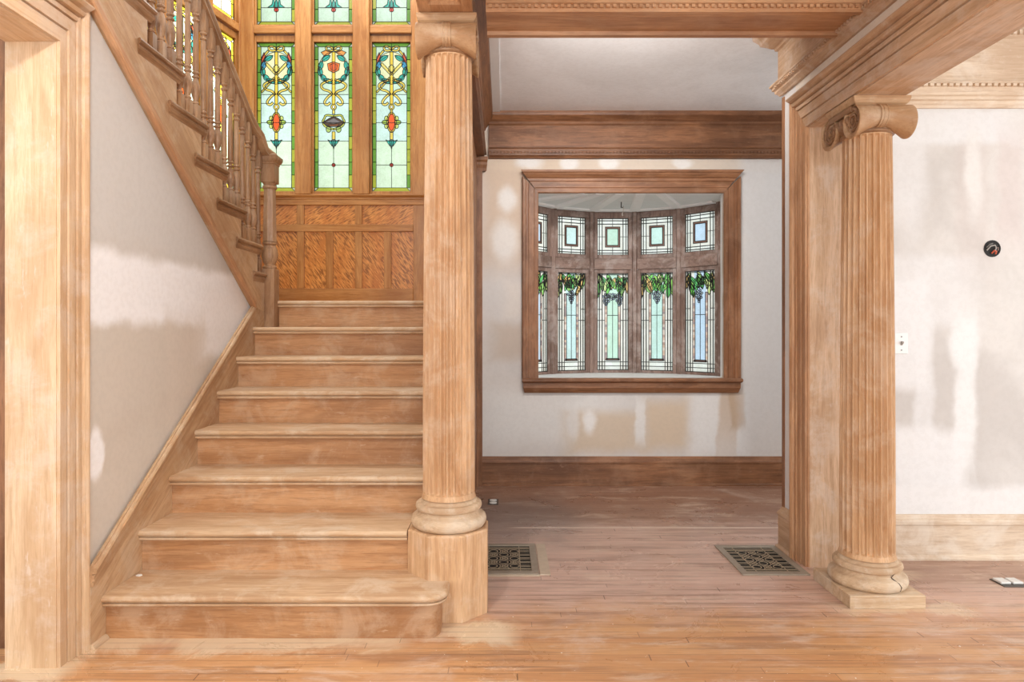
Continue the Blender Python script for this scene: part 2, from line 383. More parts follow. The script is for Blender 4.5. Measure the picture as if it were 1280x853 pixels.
# entablature on the right wall
ENT = [(0,2.572),(.014,2.572),(.020,2.582),(.034,2.594),(.034,2.606),(.046,2.612),(.046,2.626),(.056,2.632),(.056,2.642),(.020,2.652),(.020,2.832),(.032,2.838),(.036,2.852),(.046,2.856),(.066,2.872),(.094,2.890),(.098,2.905),(.124,2.935),(.128,CEIL),(0,CEIL)]
o = MB().prism(ENT, (RX,0,0), (-1,0,0), Z_, Y_, -.5, 3.728, m1=(1,0)).build('trim_8', wood('casing','Y'))
struct(o, 'wood frieze with dentils running above the right opening', 'trim')
d = MB()
for i in range(150):
    y = .05+i*.0245; d.box(RX-.058, RX-.045, y, y+.012, 2.613, 2.625)
d.build('dentil_course', wood('casing','Y'), o)

# --- right room back wall
RY = 3.562
GB = (200,195,190)
p2 = [(2.0,1.45,.55,.20,.2,'b',(226,225,224),.7), (2.55,2.05,.09,.45,.5,'b',(196,178,172),.25), (2.27,2.35,.5,.10,.3,'b',(226,226,226),.8), (2.55,2.10,.045,.22,.5,'e',PALE,.9),
      (2.28,1.0,.05,.55,.4,'b',(224,223,222),.8), (2.14,1.22,.16,.30,.15,'b',(228,227,226),.9), (2.50,.90,.06,.42,.4,'b',(226,225,223),.9), (2.50,1.16,.075,.13,.4,'e',(230,229,227),.95), (2.50,.74,.05,.30,.3,'e',(228,227,225),.9),
      (2.31,.48,.19,.22,.2,'b',(230,229,228),.95), (2.5,.30,.9,.09,.4,'b',(232,230,228),.9), (2.20,2.15,.10,.4,.5,'e',(224,223,222),.7), (2.75,2.0,.07,.3,.5,'b',(204,186,182),.4)]
struct(MB().box(1.805, 4.6, RY, RY+.1, 0, CEIL).build('wall_far_right', plaster('patched_plaster_right', GB, (216,212,207), p2, 0)), 'patched white plaster wall of the right room', 'wall')
struct(MB().prism([(0,0),(.034,0),(.034,.010),(.024,.022),(.018,.026),(.018,.185),(.026,.190),(.026,.206),(.016,.216),(.016,.222),(.008,.240),(0,.242)], (0,RY,0), (0,-1,0), Z_, X_, 1.815, 4.6).build('baseboard_right', wood('wash','X')), 'pale wood baseboard in the right room', 'baseboard')
o = MB().prism([(0,2.444),(.016,2.444),(.020,2.452),(.030,2.462),(.030,2.476),(.040,2.482),(.040,2.496),(.050,2.502),(.050,2.556),(.062,2.562),(.062,2.570),(.030,2.585),(.030,2.812),(.040,2.818),(.046,2.822),(.046,2.850),(.070,2.862),(.100,2.900),(.104,2.93),(.12,CEIL),(0,CEIL)],
               (0,RY,0), (0,-1,0), Z_, X_, 1.813, 4.6).build('trim_9', wood('wash','X'))
struct(o, 'pale wood frieze with two dentil rows in the right room', 'trim')
d = MB()
for i in range(48):
    x = 1.83+i*.033; d.box(x, x+.016, RY-.060, RY-.045, 2.824, 2.848)
d.build('dentil_course', wood('wash','X'), o)
d = MB()
for i in range(48):
    x = 1.83+i*.034; d.box(x, x+.021, RY-.066, RY-.045, 2.545, 2.5585)
d.build('dentil_course', wood('wash','X'), o)

# --- left wall under the upper flight
LX = -1.620
pl = [(3.0,2.15,1.4,.62,.25,'b',(212,209,204),.9), (3.2,1.42,1.6,.15,.22,'b',(248,248,248),1.0), (4.0,1.30,.5,.20,.25,'b',(244,243,242),.9), (2.60,.75,.055,.11,.25,'e',(248,247,246),1.0), (3.35,.8,.2,.5,.2,'b',(220,210,197),.5)]
struct(MB().prism([(2.542,0),(4.40,0),(4.40,1.245),(2.542,2.500)], (LX,0,0), Y_, Z_, (-1,0,0), 0, .08).build('wall_left', plaster('stair_side_plaster', (212,203,190), (206,195,181), pl, 1)), 'beige plaster wall under the upper stair flight', 'wall')
# room beyond the left opening: only a sliver
o = struct(MB().box(-2.7, -1.835, 2.56, 2.62, 0, 2.6).build('trim_10', wood('dark','Z')), 'dark wood sliver beyond the left opening', 'trim')

# ================================================================ STAIRS
R_, T_, D1 = .180, .263, 2.608
YN = [D1+T_*k for k in range(8)]            # nosing lines, last one is the landing
SXL, SXR = -1.603, -.272
st = thing('staircase', 'wide wooden lower stair flight with eight bare dusty steps', 'staircase', (-.95, 2.65, 0))
NOSE = [(0,0)]+[(-.014+.014*math.cos(a), -.014+.014*math.sin(a)) for a in [PI/2-PI*i/8 for i in range(9)]]
def nosing_profile(depth):   # (forward, up): forward negative is back under the next riser
    p = [(-depth, 0)] + [(-.013+.013*math.sin(PI*i/8), -.013+.013*math.cos(PI*i/8)) for i in range(9)]
    return p + [(-.017,-.0265),(-.017,-.031),(-.008,-.0315),(-.007,-.037),(-.012,-.043),(-.034,-.046),(-depth,-.046)]
for k in range(8):
    z = R_*(k+1); yn = YN[k]
    xr = SXR if k > 1 else -.426
    m = MB()
    if k == 0:
        # bullnosed first tread sweeping round in front of the pedestal
        def outline(inset):
            r = .085
            return [(SXL, 2.92), (SXL, yn+inset)] + [(-.318+(r+.007-inset)*math.sin(a), yn+r-(r-inset)*math.cos(a)) for a in [PI/2*i/10 for i in range(11)]] + [(-.228-inset, 2.7765), (-.3200, 2.7765), (-.4225, 2.8787), (-.4225, 2.92)]
        lev = [(.034,-.046),(.012,-.043),(.007,-.037),(.008,-.0315),(.017,-.031),(.017,-.0265)] + [(.013-.013*math.sin(PI*i/8), -.013-.013*math.cos(PI*i/8)) for i in range(9)]
        m.loft([[(x, y, z+dz) for x, y in outline(i)] for i, dz in lev])
    else:
        m.prism(nosing_profile(.312 if k < 7 else .05), (0,yn,z), (0,-1,0), Z_, X_, SXL, xr)
    m.build('tread', wood('tread','X'), st, smooth=True, angle=35)
    r = MB(); z0 = R_*k
    if k == 0:
        pts = [(SXL, 2.75), (SXL, yn+.034)] + [(-.318+.058*math.sin(a), yn+.034+.058-.058*math.cos(a)) for a in [PI/2*i/10 for i in range(11)]] + [(-.26, 2.7765), (-.3200, 2.7765), (-.330, 2.7865), (-.335, 2.75)]
        r.loft([[(x, y, zz) for x, y in pts] for zz in (0, z-.046)])
    else:
        r.box(SXL, xr, yn+.034, yn+.055, z0, z-.046)
    r.build('riser', wood('riser','X'), st, smooth=(k == 0))
# landing boards
MB().box(-2.24, SXR, YN[7]+.05, 5.60, R_*8-.044, R_*8).build('landing', wood('tread','X'), st)
# wall stringer below the plaster
s0 = lambda y: .299+.659*(y-2.535)
MB().prism([(2.545,0),(2.545,s0(2.545)),(4.195,s0(4.195)),(4.46,1.40),(4.46,.9),(3.0,0)], (-1.6035,0,0), Y_, Z_, (-1,0,0), 0, .016).build('wall_stringer', wood('string','Y',-.58), st)
dirv = Vector((0, 1, .659)).normalized(); upv = Vector((0, -.659, 1)).normalized()
L_ = (4.195-2.545)/dirv.y
MB().prism([(0,-.052),(.010,-.052),(.010,-.040),(.003,-.039),(.003,-.035),(.014,-.034),(.014,-.016),(.004,-.015),(.004,-.010),(.022,-.008),(.024,.000),(.020,.008),(.010,.012),(.010,.018),(0,.018)], (-1.6035,2.545,s0(2.545)), X_, upv, dirv, 0, L_, m0=(0,.62), m1=(0,0)).build('string_moulding', wood('string','Y',-.58), st)
MB().prism([(0,0),(.018,0),(.016,.008),(.010,.016),(0,.02)], (-1.6035,0,0), X_, Z_, Y_, 2.545, YN[0]+.030).build('shoe_moulding', wood('base','Y'), st)

# upper flight
uf = thing('staircase', 'upper stair flight climbing over the beige plaster triangle beside the railing', 'staircase', (-1.9, 4.4, 1.44))
UX = -1.602
u0 = lambda y: 2.472-.676*(y-2.586)
uz = [1.62+.18*k for k in range(9)]; uy = [4.525-.263*k for k in range(9)]
poly = [(4.43, 1.36), (4.43, 1.62)]
for k in range(9):
    if k > 0: poly.append((uy[k], uz[k]-.18))
    poly.append((min(uy[k], 4.43), uz[k]-.03))
    if k < 8: poly.append((uy[k+1], uz[k]-.03))
poly = [(4.43,1.44),(4.43,1.59)]
for k in range(9):
    y1 = uy[k+1] if k < 8 else uy[k]-.263
    poly.append((y1, uz[k]-.03)); poly.append((y1, uz[k]+.15))
poly.append((y1-.1, uz[8]+.15)); poly.append((y1-.1, u0(y1-.1)))
poly += [(4.19, u0(4.19)), (4.43, 1.36)]
MB().prism(poly, (UX,0,0), Y_, Z_, (-1,0,0), 0, .03).build('outer_stringer', wood('string','Y',.594), uf)
dv = Vector((0, -1, .676)).normalized(); uv = Vector((0, .676, 1)).normalized()
MB().prism([(0,-.012),(.020,-.012),(.026,-.006),(.026,.006),(.010,.008),(.010,.012),(.020,.014),(.020,.026),(.006,.028),(.006,.032),(.012,.034),(.010,.046),(0,.046)], (UX,4.185,u0(4.185)), X_, uv, dv, 0, 2.6).build('string_moulding', wood('beam','Y',.594), uf)
for k in range(8):
    b, f = uy[k]-.263-.078, uy[k]+.03
    prof = [(-.05,0),(.012,0),(.020,-.004),(.023,-.012),(.020,-.022),(.010,-.026),(.010,-.032),(.014,-.036),(.010,-.048),(.003,-.058),(0,-.066),(-.05,-.066)]
    if f > 4.378: f = 4.378
    MB().prism(prof, (UX,0,uz[k]), X_, Z_, Y_, b, f, m0=(-.7,0), m1=((.7,0) if k > 0 else (0,0))).build('return_nosing', wood('rail','Y'), uf)
    MB().box(-2.5, UX-.05, uy[k]-.28, min(uy[k]+.03, 4.5), uz[k]-.03, uz[k]).build('tread', wood('tread','X'), uf)
    if k: MB().box(-2.5, UX-.031, uy[k]-.02, uy[k], uz[k]-.18, uz[k]-.03).build('riser', wood('riser','X'), uf)

# ================================================================ BALUSTRADE
bal = thing('stair_balustrade', 'turned wooden stair railing along the upper flight with newel post', 'railing', (-1.6, 4.43, 1.26))
railz = lambda y: 3.050-.672*(y-3.456)
NX, NY = -1.582, 4.430
path = [(-1.622, y, railz(y)) for y in (2.2, 2.6, 3.0, 3.4, 3.8, 4.05)] + [(-1.620, 4.15, railz(4.15)+.003), (-1.615, 4.23, railz(4.23)+.012), (-1.606, 4.29, railz(4.29)+.026), (-1.596, 4.34, 2.440), (-1.588, 4.385, 2.424), (NX, NY+.045, 2.420)]
RP = [(-.030,-.030),(.030,-.030),(.030,-.020),(.024,-.012),(.036,.000),(.036,.014),(.028,.026),(.014,.032),(-.014,.032),(-.028,.026),(-.036,.014),(-.036,0),(-.024,-.012),(-.030,-.020)]
MB().sweep(RP, path, (1,0,0)).build('handrail', wood('rail','Y',.59), bal, smooth=True, angle=50)
m = MB()
h = .047
m.square([(h,0),(h,.385),(h-.006,.392)], (NX,NY,1.26))
m.lathe([(.040,.388),(.046,.398),(.046,.408),(.036,.416),(.034,.424),(.044,.440),(.053,.468),(.055,.492),(.050,.520),(.040,.545),(.036,.552),(.046,.560),(.046,.572),(.036,.578)], (NX,NY,1.26), 24)
m.lathe([(.047,.576),(.046,.60),(.040,.93)], (NX,NY,1.26), 8)
m.lathe([(.036,.925),(.047,.936),(.047,.950),(.038,.956),(.044,.968),(.047,.975)], (NX,NY,1.26), 24)
m.square([(.045,.972),(.047,.978),(.047,1.092),(.051,1.096),(.051,1.104),(.060,1.116),(.067,1.132),(.067,1.150),(.056,1.158),(.030,1.166)], (NX,NY,1.26))
m.build('newel_post', wood('rail','Z'), bal, smooth=True, angle=35)
for k in range(9):
    for j in range(3):
        y = 4.510-.263*k-.0877*j
        if y > 4.35: continue
        zt, top = uz[k], railz(y)-.022
        Hh = top-zt; q = .0185
        bc = railz(y)-.160            # middle of the top block
        m = MB()
        m.square([(q,0),(q,.085),(q-.004,.090)], (-1.625,y,zt))
        hs = railz(y)-.140-zt               # underside of the top block
        prof = [(.012,.088),(.018,.094),(.018,.101),(.012,.106),(.013,.112),(.020,.135),(.0235,.160),(.0225,.182),(.016,.212),(.012,.226),(.019,.231),(.020,.238),(.012,.243),(.012,.248),(.0185,.253),(.0185,.260),(.013,.265),
                (.016,.275),(.0125,hs-.055),(.011,hs-.045),(.018,hs-.038),(.018,hs-.030),(.011,hs-.024),(.011,hs-.018),(.019,hs-.010),(.019,hs)]
        m.lathe(prof, (-1.625,y,zt), 14)
        m.square([(q-.003,hs-.001),(q+.001,hs+.004),(q+.001,Hh)], (-1.625,y,zt))
        m.build('baluster', wood('rail','Z'), bal, smooth=True, angle=40)

# ================================================================ LANDING BAY: panelling and windows
LY = 5.60
LXL, LXR = -2.254, -.656
def lx(px, Y=LY): return (px-VX)/F*Y
def lz(py, Y=LY): return HC-(py-VY)/F*Y
G = lambda ax: wood('gold', ax)
wn = thing('wainscot', 'golden wood panelling with curly grained panels under the stained glass', 'panelling', (-1.45, LY, 1.44))
zc0, zc1 = lz(249), lz(242)
MB().box(LXL, LXR, LY+.004, LY+.02, 1.44, zc0).build('backing', G('X'), wn)
prof = [(0,0),(.016,0),(.020,.006),(.020,.020),(.034,.028),(.040,.036),(.040,.046),(0,.046)]
MB().prism(prof, (0,LY,zc0-.01), (0,-1,0), Z_, X_, LXL, LXR).build('cap_rail', G('X'), wn, bevel=.002)
def bar(name, x0, x1, z0, z1, ax, dep=.022): return MB().box(x0, x1, LY-dep, LY+.005, z0, z1).build(name, G(ax), wn, bevel=.004)
bar('rail', LXL, LXR, lz(257), zc0-.009, 'X'); bar('rail', LXL, lx(517), lz(290), lz(281), 'X'); bar('rail', LXL, lx(517), 1.44, lz(361), 'X')
bar('stile', lx(517), LXR, 1.44, lz(257), 'Z')
up = [300, 371.8, 381, 444.3, 453.3, 517]
bar('stile', lx(300), lx(308), 1.44, lz(257), 'Z')
for a, b in ((371.8,381),(444.3,453.3)):
    bar('stile', lx(a), lx(b), lz(281), lz(257), 'Z', .020)
for a, b in ((371.8,381),(408,417),(444.3,453.3),(480.3,489.5)):
    bar('stile', lx(a), lx(b), lz(361), lz(290), 'Z', .020)
FIG1, FIG2 = figured('curly_birch_panel', .62), figured('curly_birch_upper_panel', -1.0)
def panel(a, b, y0, y1, mat): MB().box(lx(a), lx(b), LY-.006, LY+.004, lz(y0), lz(y1)).build('panel', mat, wn)
for a, b in ((308,371.8),(381,444.3),(453.3,517)): panel(a, b, 281, 257, FIG2)
for a, b in ((308,371.8),(381,408),(417,444.3),(453.3,480.3),(489.5,517)): panel(a, b, 361, 290, FIG1)

# ---------------------------------------------------------------- stained glass painting
class Pane:
    """a pane drawn in its own units (origin top left, y down); glass tints go on a fine grid, lead came is real geometry"""
    def __init__(s, W, H, nx, ny, seed=1):
        s.W, s.H, s.nx, s.ny = W, H, nx, ny
        s.x, s.y = np.meshgrid(np.linspace(0, W, nx), np.linspace(0, H, ny))
        s.c = np.zeros((ny, nx, 3)); s.leads = []; s.rng = np.random.default_rng(seed)
    def tint(s, mask, c, jit=0.0):
        c = np.array(rgb(*c)[:3]); s.c[mask] = c*(1+jit*(s.rng.random()-.5))
    def poly(s, pts, c, lead=1.2, closed=True):
        p = np.array(pts, float); m = np.zeros(s.x.shape, bool); j = len(p)-1
        for i in range(len(p)):
            xi, yi = p[i]; xj, yj = p[j]
            cond = ((yi > s.y) != (yj > s.y)) & (s.x < (xj-xi)*(s.y-yi)/((yj-yi) if yj != yi else 1e-9)+xi)
            m ^= cond; j = i
        if c is not None: s.tint(m, c, .15)
        if lead: s.leads.append(([tuple(q) for q in pts]+[tuple(pts[0])], lead))
    def rect(s, x0, y0, x1, y1, c, lead=1.2): s.poly([(x0,y0),(x1,y0),(x1,y1),(x0,y1)], c, lead)
    def ell(s, cx, cy, rx, ry, c, lead=1.2, n=18): s.poly([(cx+rx*math.cos(2*PI*i/n), cy+ry*math.sin(2*PI*i/n)) for i in range(n)], c, lead)
    def leaf(s, x0, y0, x1, y1, w, c, lead=1.2, vein=True):
        dx, dy = x1-x0, y1-y0; L = math.hypot(dx, dy); nx_, ny_ = -dy/L, dx/L; n = 7
        a = [(x0+dx*i/n+nx_*w*math.sin(PI*i/n)**.8, y0+dy*i/n+ny_*w*math.sin(PI*i/n)**.8) for i in range(n+1)]
        b = [(x0+dx*i/n-nx_*w*math.sin(PI*i/n)**.8, y0+dy*i/n-ny_*w*math.sin(PI*i/n)**.8) for i in range(n-1, 0, -1)]
        s.poly(a+b, c, lead)
        if vein: s.line([(x0,y0),(x1,y1)], lead*.6)
    def band(s, pts, w, c, lead=1.2):
        p = [Vector(q) for q in smooth2(pts)]; A = []; B = []
        for i, q in enumerate(p):
            d = (p[min(i+1, len(p)-1)]-p[max(i-1, 0)]); d = d.normalized() if d.length else Vector((1,0))
            A.append((q.x-d.y*w, q.y+d.x*w)); B.append((q.x+d.y*w, q.y-d.x*w))
        s.poly(A+B[::-1], c, lead)
    def line(s, pts, w=1.2): s.leads.append((list(pts), w))
    def make(s, parent, P0, right, down, scale, into, gname='glass', lname='lead_came', thick=.004):
        """P0 world top left corner; right/down unit vectors; into = direction away from the viewer"""
        o0 = ORIG[parent.as_pointer()]
        P0, right, down, into = map(Vector, (P0, right, down, into)); P0 = P0-o0
        pts = [tuple(P0+right*(x*scale)+down*(y*scale)) for x, y in zip(s.x.ravel(), s.y.ravel())]
        nx, ny = s.nx, s.ny
        fs = [(r*nx+c, r*nx+c+1, (r+1)*nx+c+1, (r+1)*nx+c) for r in range(ny-1) for c in range(nx-1)]
        n0 = len(pts)
        pts += [tuple(P0+right*(x*scale)+down*(y*scale)+into*thick) for x, y in ((0,0),(s.W,0),(s.W,s.H),(0,s.H))]
        me = bpy.data.meshes.new(gname); me.from_pydata(pts[:n0], [], fs)
        at = me.attributes.new('tint', 'FLOAT_COLOR', 'POINT')
        cc = np.ones((n0, 4), np.float32); cc[:, :3] = np.clip(s.c.reshape(-1, 3), 0, 1)
        at.data.foreach_set('color', cc.ravel())
        me.materials.append(GLASS)
        g = bpy.data.objects.new(gname, me); COL.objects.link(g); g.parent = parent; ORIG[g.as_pointer()] = o0.copy()
        mb = MB(); t = .004
        for path, w in s.leads:
            q = [P0+right*(a*scale)+down*(b*scale) for a, b in path]
            hw = w*1.3*scale
            for i in range(len(q)-1):
                a, b = q[i], q[i+1]; dd = b-a
                if dd.length < 1e-6: continue
                dd.normalize(); sd = dd.cross(into)
                a2, b2 = a-dd*hw*.6, b+dd*hw*.6
                mb.add([a2+sd*hw+into*.001, a2-sd*hw+into*.001, b2-sd*hw+into*.001, b2+sd*hw+into*.001, a2+sd*hw*.7-into*t, a2-sd*hw*.7-into*t, b2-sd*hw*.7-into*t, b2+sd*hw*.7-into*t],
                       [(0,1,2,3),(4,7,6,5),(0,4,5,1),(1,5,6,2),(2,6,7,3),(3,7,4,0)])
        me2 = bpy.data.meshes.new(lname); me2.from_pydata([tuple(v) for v in mb.v], [], mb.f); me2.materials.append(LEAD)
        l = bpy.data.objects.new(lname, me2); COL.objects.link(l); l.parent = parent; ORIG[l.as_pointer()] = o0.copy()
        return g
def smooth2(pts, it=2):
    p = [tuple(q) for q in pts]
    for _ in range(it):
        q = [p[0]]
        for a, b in zip(p, p[1:]):
            q += [(.75*a[0]+.25*b[0], .75*a[1]+.25*b[1]), (.25*a[0]+.75*b[0], .25*a[1]+.75*b[1])]
        p = q+[p[-1]]
    return p

GOLDC, TEAL, BLUE, ORNG, RED, AMBER = (222,196,84), (52,168,150), (70,156,196), (226,112,40), (206,56,36), (200,130,40)
PALEG, PALEY = (194,216,194), (236,236,196)
def border(p, b, c1, c2, step=66):
    W, H = p.W, p.H
    n = int(H/step)
    ys = [b+(H-2*b)*i/n for i in range(n+1)]
    for i in range(n):
        for x0 in (0, W-b):
            p.rect(x0, ys[i], x0+b, ys[i+1], c1 if p.rng.random() < .55 else c2, 1.1)
    p.poly([(0,0),(W,0),(W-b,b),(b,b)], c1, 1.1); p.poly([(0,H),(W,H),(W-b,H-b),(b,H-b)], c2, 1.1)
    p.line([(0,0),(W,0),(W,H),(0,H),(0,0)], 2.2)
def tall_pane(kind, seed, c1=(98,150,44), c2=(168,176,52), warm=False):
    W, H = 198.0, 758.0
    p = Pane(W, H, 100, 380, seed)
    p.c[:] = np.array(rgb(*((250,240,214) if warm else PALEG))[:3])
    p.tint((p.y > 262) & (p.y < 500), (196,222,212)); p.tint((p.y >= 500), (204,224,196))
    cx = 99.0
    border(p, 20, c1, c2)
    for y in (263, 406, 500, 622): p.line([(20,y),(W-20,y)], 1.0)
    p.line([(20,308),(60,308)], 1.0); p.line([(W-20,308),(W-60,308)], 1.0)
    p.line([(cx,500),(cx,738)], 1.0); p.line([(cx,0),(cx,40)], 1.0)
    M = lambda pts: [(2*cx-x, y) for x, y in pts]
    def both(f, pts, *a): f(pts, *a); f(M(pts), *a)
    p.ell(cx, 128, 76, 82, (224,222,176), 1.0, 28)
    both(p.band, [(cx,32),(75,14),(56,24),(70,42),(cx,36)], 4.5, GOLDC)
    if kind == 'A':
        both(p.band, [(58,40),(40,60),(26,90)], 5, GOLDC)
        both(p.band, [(45,104),(72,132),(cx,160)], 7, (226,206,110))
        both(p.band, [(90,176),(56,216),(22,252)], 4, GOLDC)
    else:
        both(p.poly, [(34,48),(60,36),(92,44),(70,62),(50,66)], (226,150,70))
    p.rect(cx-8, 46, cx+8, 312, (226,190,60))
    for a in ((82,64,38,92,12), (40,92,24,140,13), (24,120,34,172,13), (32,160,62,196,13), (48,184,94,204,12)):
        x0, y0, x1, y1, w = a
        c = (TEAL, (60,160,140), BLUE if kind == 'A' else TEAL, (80,170,190) if kind == 'A' else (70,180,160), TEAL)[int(y0) % 5]
        p.leaf(x0, y0, x1, y1, w, c); p.leaf(2*cx-x0, y0, 2*cx-x1, y1, w, c)
    if kind == 'A':
        for sgn in (0, 1):
            q = [(22,100),(24,72),(36,48),(42,70),(34,96)]; p.poly(M(q) if sgn else q, (222,92,54))
        p.poly([(cx-16,142),(cx-14,122),(cx,110),(cx+14,122),(cx+16,142),(cx,152)], (224,204,96))
    else:
        p.poly([(cx-32,106),(cx,96),(cx+32,106),(cx+27,138),(cx,152),(cx-27,138)], ORNG); p.poly([(cx-20,112),(cx,104),(cx+20,112),(cx+16,134),(cx,142),(cx-16,134)], (214,92,36), .7)
    both(p.band, [(cx-6,188),(60,196),(30,214),(44,238),(76,244),(92,262)], 5.5, GOLDC)
    both(p.band, [(cx-8,258),(64,280),(48,306),(66,318),(82,304)], 5.5, (228,204,100))
    p.ell(cx, 326, 15, 15, GOLDC); p.ell(cx, 326, 7, 7, (240,240,220), 1.0)
    p.rect(cx-6, 340, cx+6, 362, GOLDC)
    if kind == 'A':
        both(p.leaf_pair if False else (lambda pts: p.ell(pts[0][0], pts[0][1], 17, 11, (150,176,70))), [(cx-32,404)])
        both((lambda pts: p.ell(pts[0][0], pts[0][1], 10, 12, (196,208,110))), [(cx-26,384)]); both((lambda pts: p.ell(pts[0][0], pts[0][1], 10, 12, (196,208,110))), [(cx-26,424)])
        p.ell(cx, 404, 24, 52, (226,190,70), 1.4, 24); p.ell(cx, 404, 17, 43, (222,86,30), 1.3, 24)
    else:
        both(p.band, [(cx,372),(58,366),(52,384),(40,402),(56,428),(cx,440)], 4.5, (188,190,80))
        p.poly([(cx-58,406),(cx-22,384),(cx,374),(cx+22,384),(cx+58,406),(cx+26,426),(cx-26,426)], (84,58,40), 1.5)
        p.poly([(cx-46,404),(cx,382),(cx+40,404),(cx,412)], (112,104,104), .8); p.poly([(cx-30,416),(cx+30,412),(cx+20,424),(cx-20,424)], (128,74,40), .7)
        both((lambda pts: p.ell(pts[0][0], pts[0][1], 13, 16, (168,190,100))), [(cx-26,440)])
    p.rect(cx-8, 452, cx+8, 492, GOLDC)
    p.poly([(cx-30,494),(cx-10,500),(cx-8,526)], TEAL); p.poly([(cx+30,494),(cx+10,500),(cx+8,526)], TEAL); p.poly([(cx-12,496),(cx+12,496),(cx,542)], (40,150,134))
    p.ell(cx, 622, 9, 9, RED)
    return p
def short_pane(seed, c1=(98,150,44), c2=(176,180,52), warm=False):
    W, H = 198.0, 300.0
    p = Pane(W, H, 80, 120, seed); p.c[:] = np.array(rgb(*((250,240,214) if warm else PALEG))[:3])
    border(p, 20, c1, c2); cx = 99.0
    p.line([(20,207),(W-20,207)], 1.0); p.line([(20,110),(W-20,110)], 1.0); p.line([(cx,207),(cx,280)], 1.0); p.line([(cx,20),(cx,110)], 1.0)
    p.poly([(cx-44,206),(cx-22,190),(cx-16,150),(cx-6,206)], TEAL); p.poly([(cx+44,206),(cx+22,190),(cx+16,150),(cx+6,206)], TEAL); p.poly([(cx-15,205),(cx,160),(cx+15,205)], (44,150,134))
    p.ell(cx, 218, 11, 11, RED)
    return p

def landing_window(name, label, P, right, into, spans, left_w, right_w, thick=.05):
    """P origin (corner) at z=0; spans: list of (u0,u1) of the glass along right"""
    w = sempty(name, (P[0], P[1], 2.4), label, 'window')
    P = Vector(P); right = Vector(right); into = Vector(into)
    zb, zt = lz(239.2), lz(52.5); ub, ut = lz(30.8), lz(30.8)+.505
    z0, z1 = lz(244), ut+.09
    def bar(nm, u0, u1, za, zz, front, back, ax='Z', bev=.006):
        m = MB().prism([(u0,za),(u1,za),(u1,zz),(u0,zz)], P, right, Z_, into, -front, back)
        return m.build(nm, wood('gold', ax), w, bevel=bev)
    edges = [left_w]+[None]
    f = .014
    # mullions
    us = [left_w] + [x for s_ in spans for x in s_] + [right_w]
    for i in range(0, len(us), 2):
        bar('mullion', us[i]+(f if i else 0), us[i+1]-(f if i < len(us)-2 else 0), z0, z1, .045 if 0 < i < len(us)-2 else .03, .05)
    for (a, b) in spans:
        a2, b2 = a-f, b+f
        bar('transom', a2, b2, lz(43), lz(33.5), .030, .05, 'X')
        for (za, zz, nm) in ((zb, zt, 'sash'), (ub, ut, 'sash')):
            m = MB()
            hi = zz+(.055 if nm == 'sash' and zz < ub else .014)
            hi = min(hi, lz(43)) if zz < ub else hi
            lo = za-.034 if za < ub else lz(33.5)
            m.prism([(a2,lo),(a,lo),(a,hi),(a2,hi)], P, right, Z_, into, -.004, .05).prism([(b,lo),(b2,lo),(b2,hi),(b,hi)], P, right, Z_, into, -.004, .05)
            m.prism([(a,lo),(b,lo),(b,za),(a,za)], P, right, Z_, into, -.004, .05).prism([(a,zz),(b,zz),(b,hi),(a,hi)], P, right, Z_, into, -.004, .05)
            m.build('sash', wood('gold','Z'), w, bevel=.003)
    return w, zb, zt, ub, ut
LP = (0, LY, 0)
spans = [(lx(320.4), lx(368.4)), (lx(392.3), lx(440.2)), (lx(464.8), lx(513))]
w2, zb, zt, ub, ut = landing_window('window_2', 'golden wood stained glass window of three tall lights above the landing panelling', LP, X_, Y_, spans, LXL, LXR)
for i, (a, b) in enumerate(spans):
    sc = (b-a)/198.0
    pn = tall_pane('B' if i == 1 else 'A', 11+i); pn.make(w2, (a, LY+.02, zt), X_, (0,0,-((zt-zb)/758.0)/sc), sc, Y_)
    sp_ = short_pane(21+i); sp_.make(w2, (a, LY+.02, ub+300*sc), X_, (0,0,-1), sc, Y_)
ca, sa = math.cos(math.radians(15)), math.sin(math.radians(15))
rdir = Vector((sa, ca, 0)); idir = Vector((-ca, sa, 0))
sp3 = [(-1.34, -.98), (-.84, -.48), (-.37, -.06)]
w3, *_ = landing_window('window_3', 'canted stained glass window seen through the balusters beside the landing', (LXL, LY, 0), rdir, idir, sp3, -1.45, 0.0)
for i, (a, b) in enumerate(sp3):
    sc = (b-a)/198.0; scz = (zt-zb)/758.0
    pn = tall_pane('A', 31+i, (190,170,50), (214,190,60), True); pn.W = 198; pn.make(w3, Vector((LXL,LY,zt))+rdir*a+idir*.02, rdir, (0,0,-1), sc, idir) if abs(sc-scz) < 1e-6 else pn.make(w3, Vector((LXL,LY,zt))+rdir*a+idir*.02, rdir, Vector((0,0,-scz/sc)), sc, idir)
    sp_ = short_pane(41+i, (190,170,50), (214,190,60), True); sp_.make(w3, Vector((LXL,LY,ub+.50))+rdir*a+idir*.02, rdir, Vector((0,0,-.50/300/sc)), sc, idir)
# solid parts of the bay below and beside the windows
struct(MB().prism([(-1.5,1.40),(0,1.40),(0,zb+.0),(-1.5,zb)], (LXL,LY,0), rdir, Z_, idir, .001, .05).build('wall_bay_left', G('Z')), 'golden wood panelling under the canted bay window', 'wall')
struct(MB().prism([(-2.4,1.0),(-1.45,1.0),(-1.45,3.6),(-2.4,3.6)], (LXL,LY,0), rdir, Z_, idir, .0, .05).build('wall_bay_far_left', plaster('stair_plaster', (222,214,202), (214,206,194), [], 1)), 'plaster wall beside the upper stair flight', 'wall')
struct(MB().prism([(0,1.40),(.6,1.40),(.6,3.6),(0,3.6)], (LXR,LY,0), (.7,-.714,0), Z_, (.714,.7,0), .0, .05).build('wall_bay_right', G('Z')), 'golden wood side of the landing bay behind the column', 'wall')

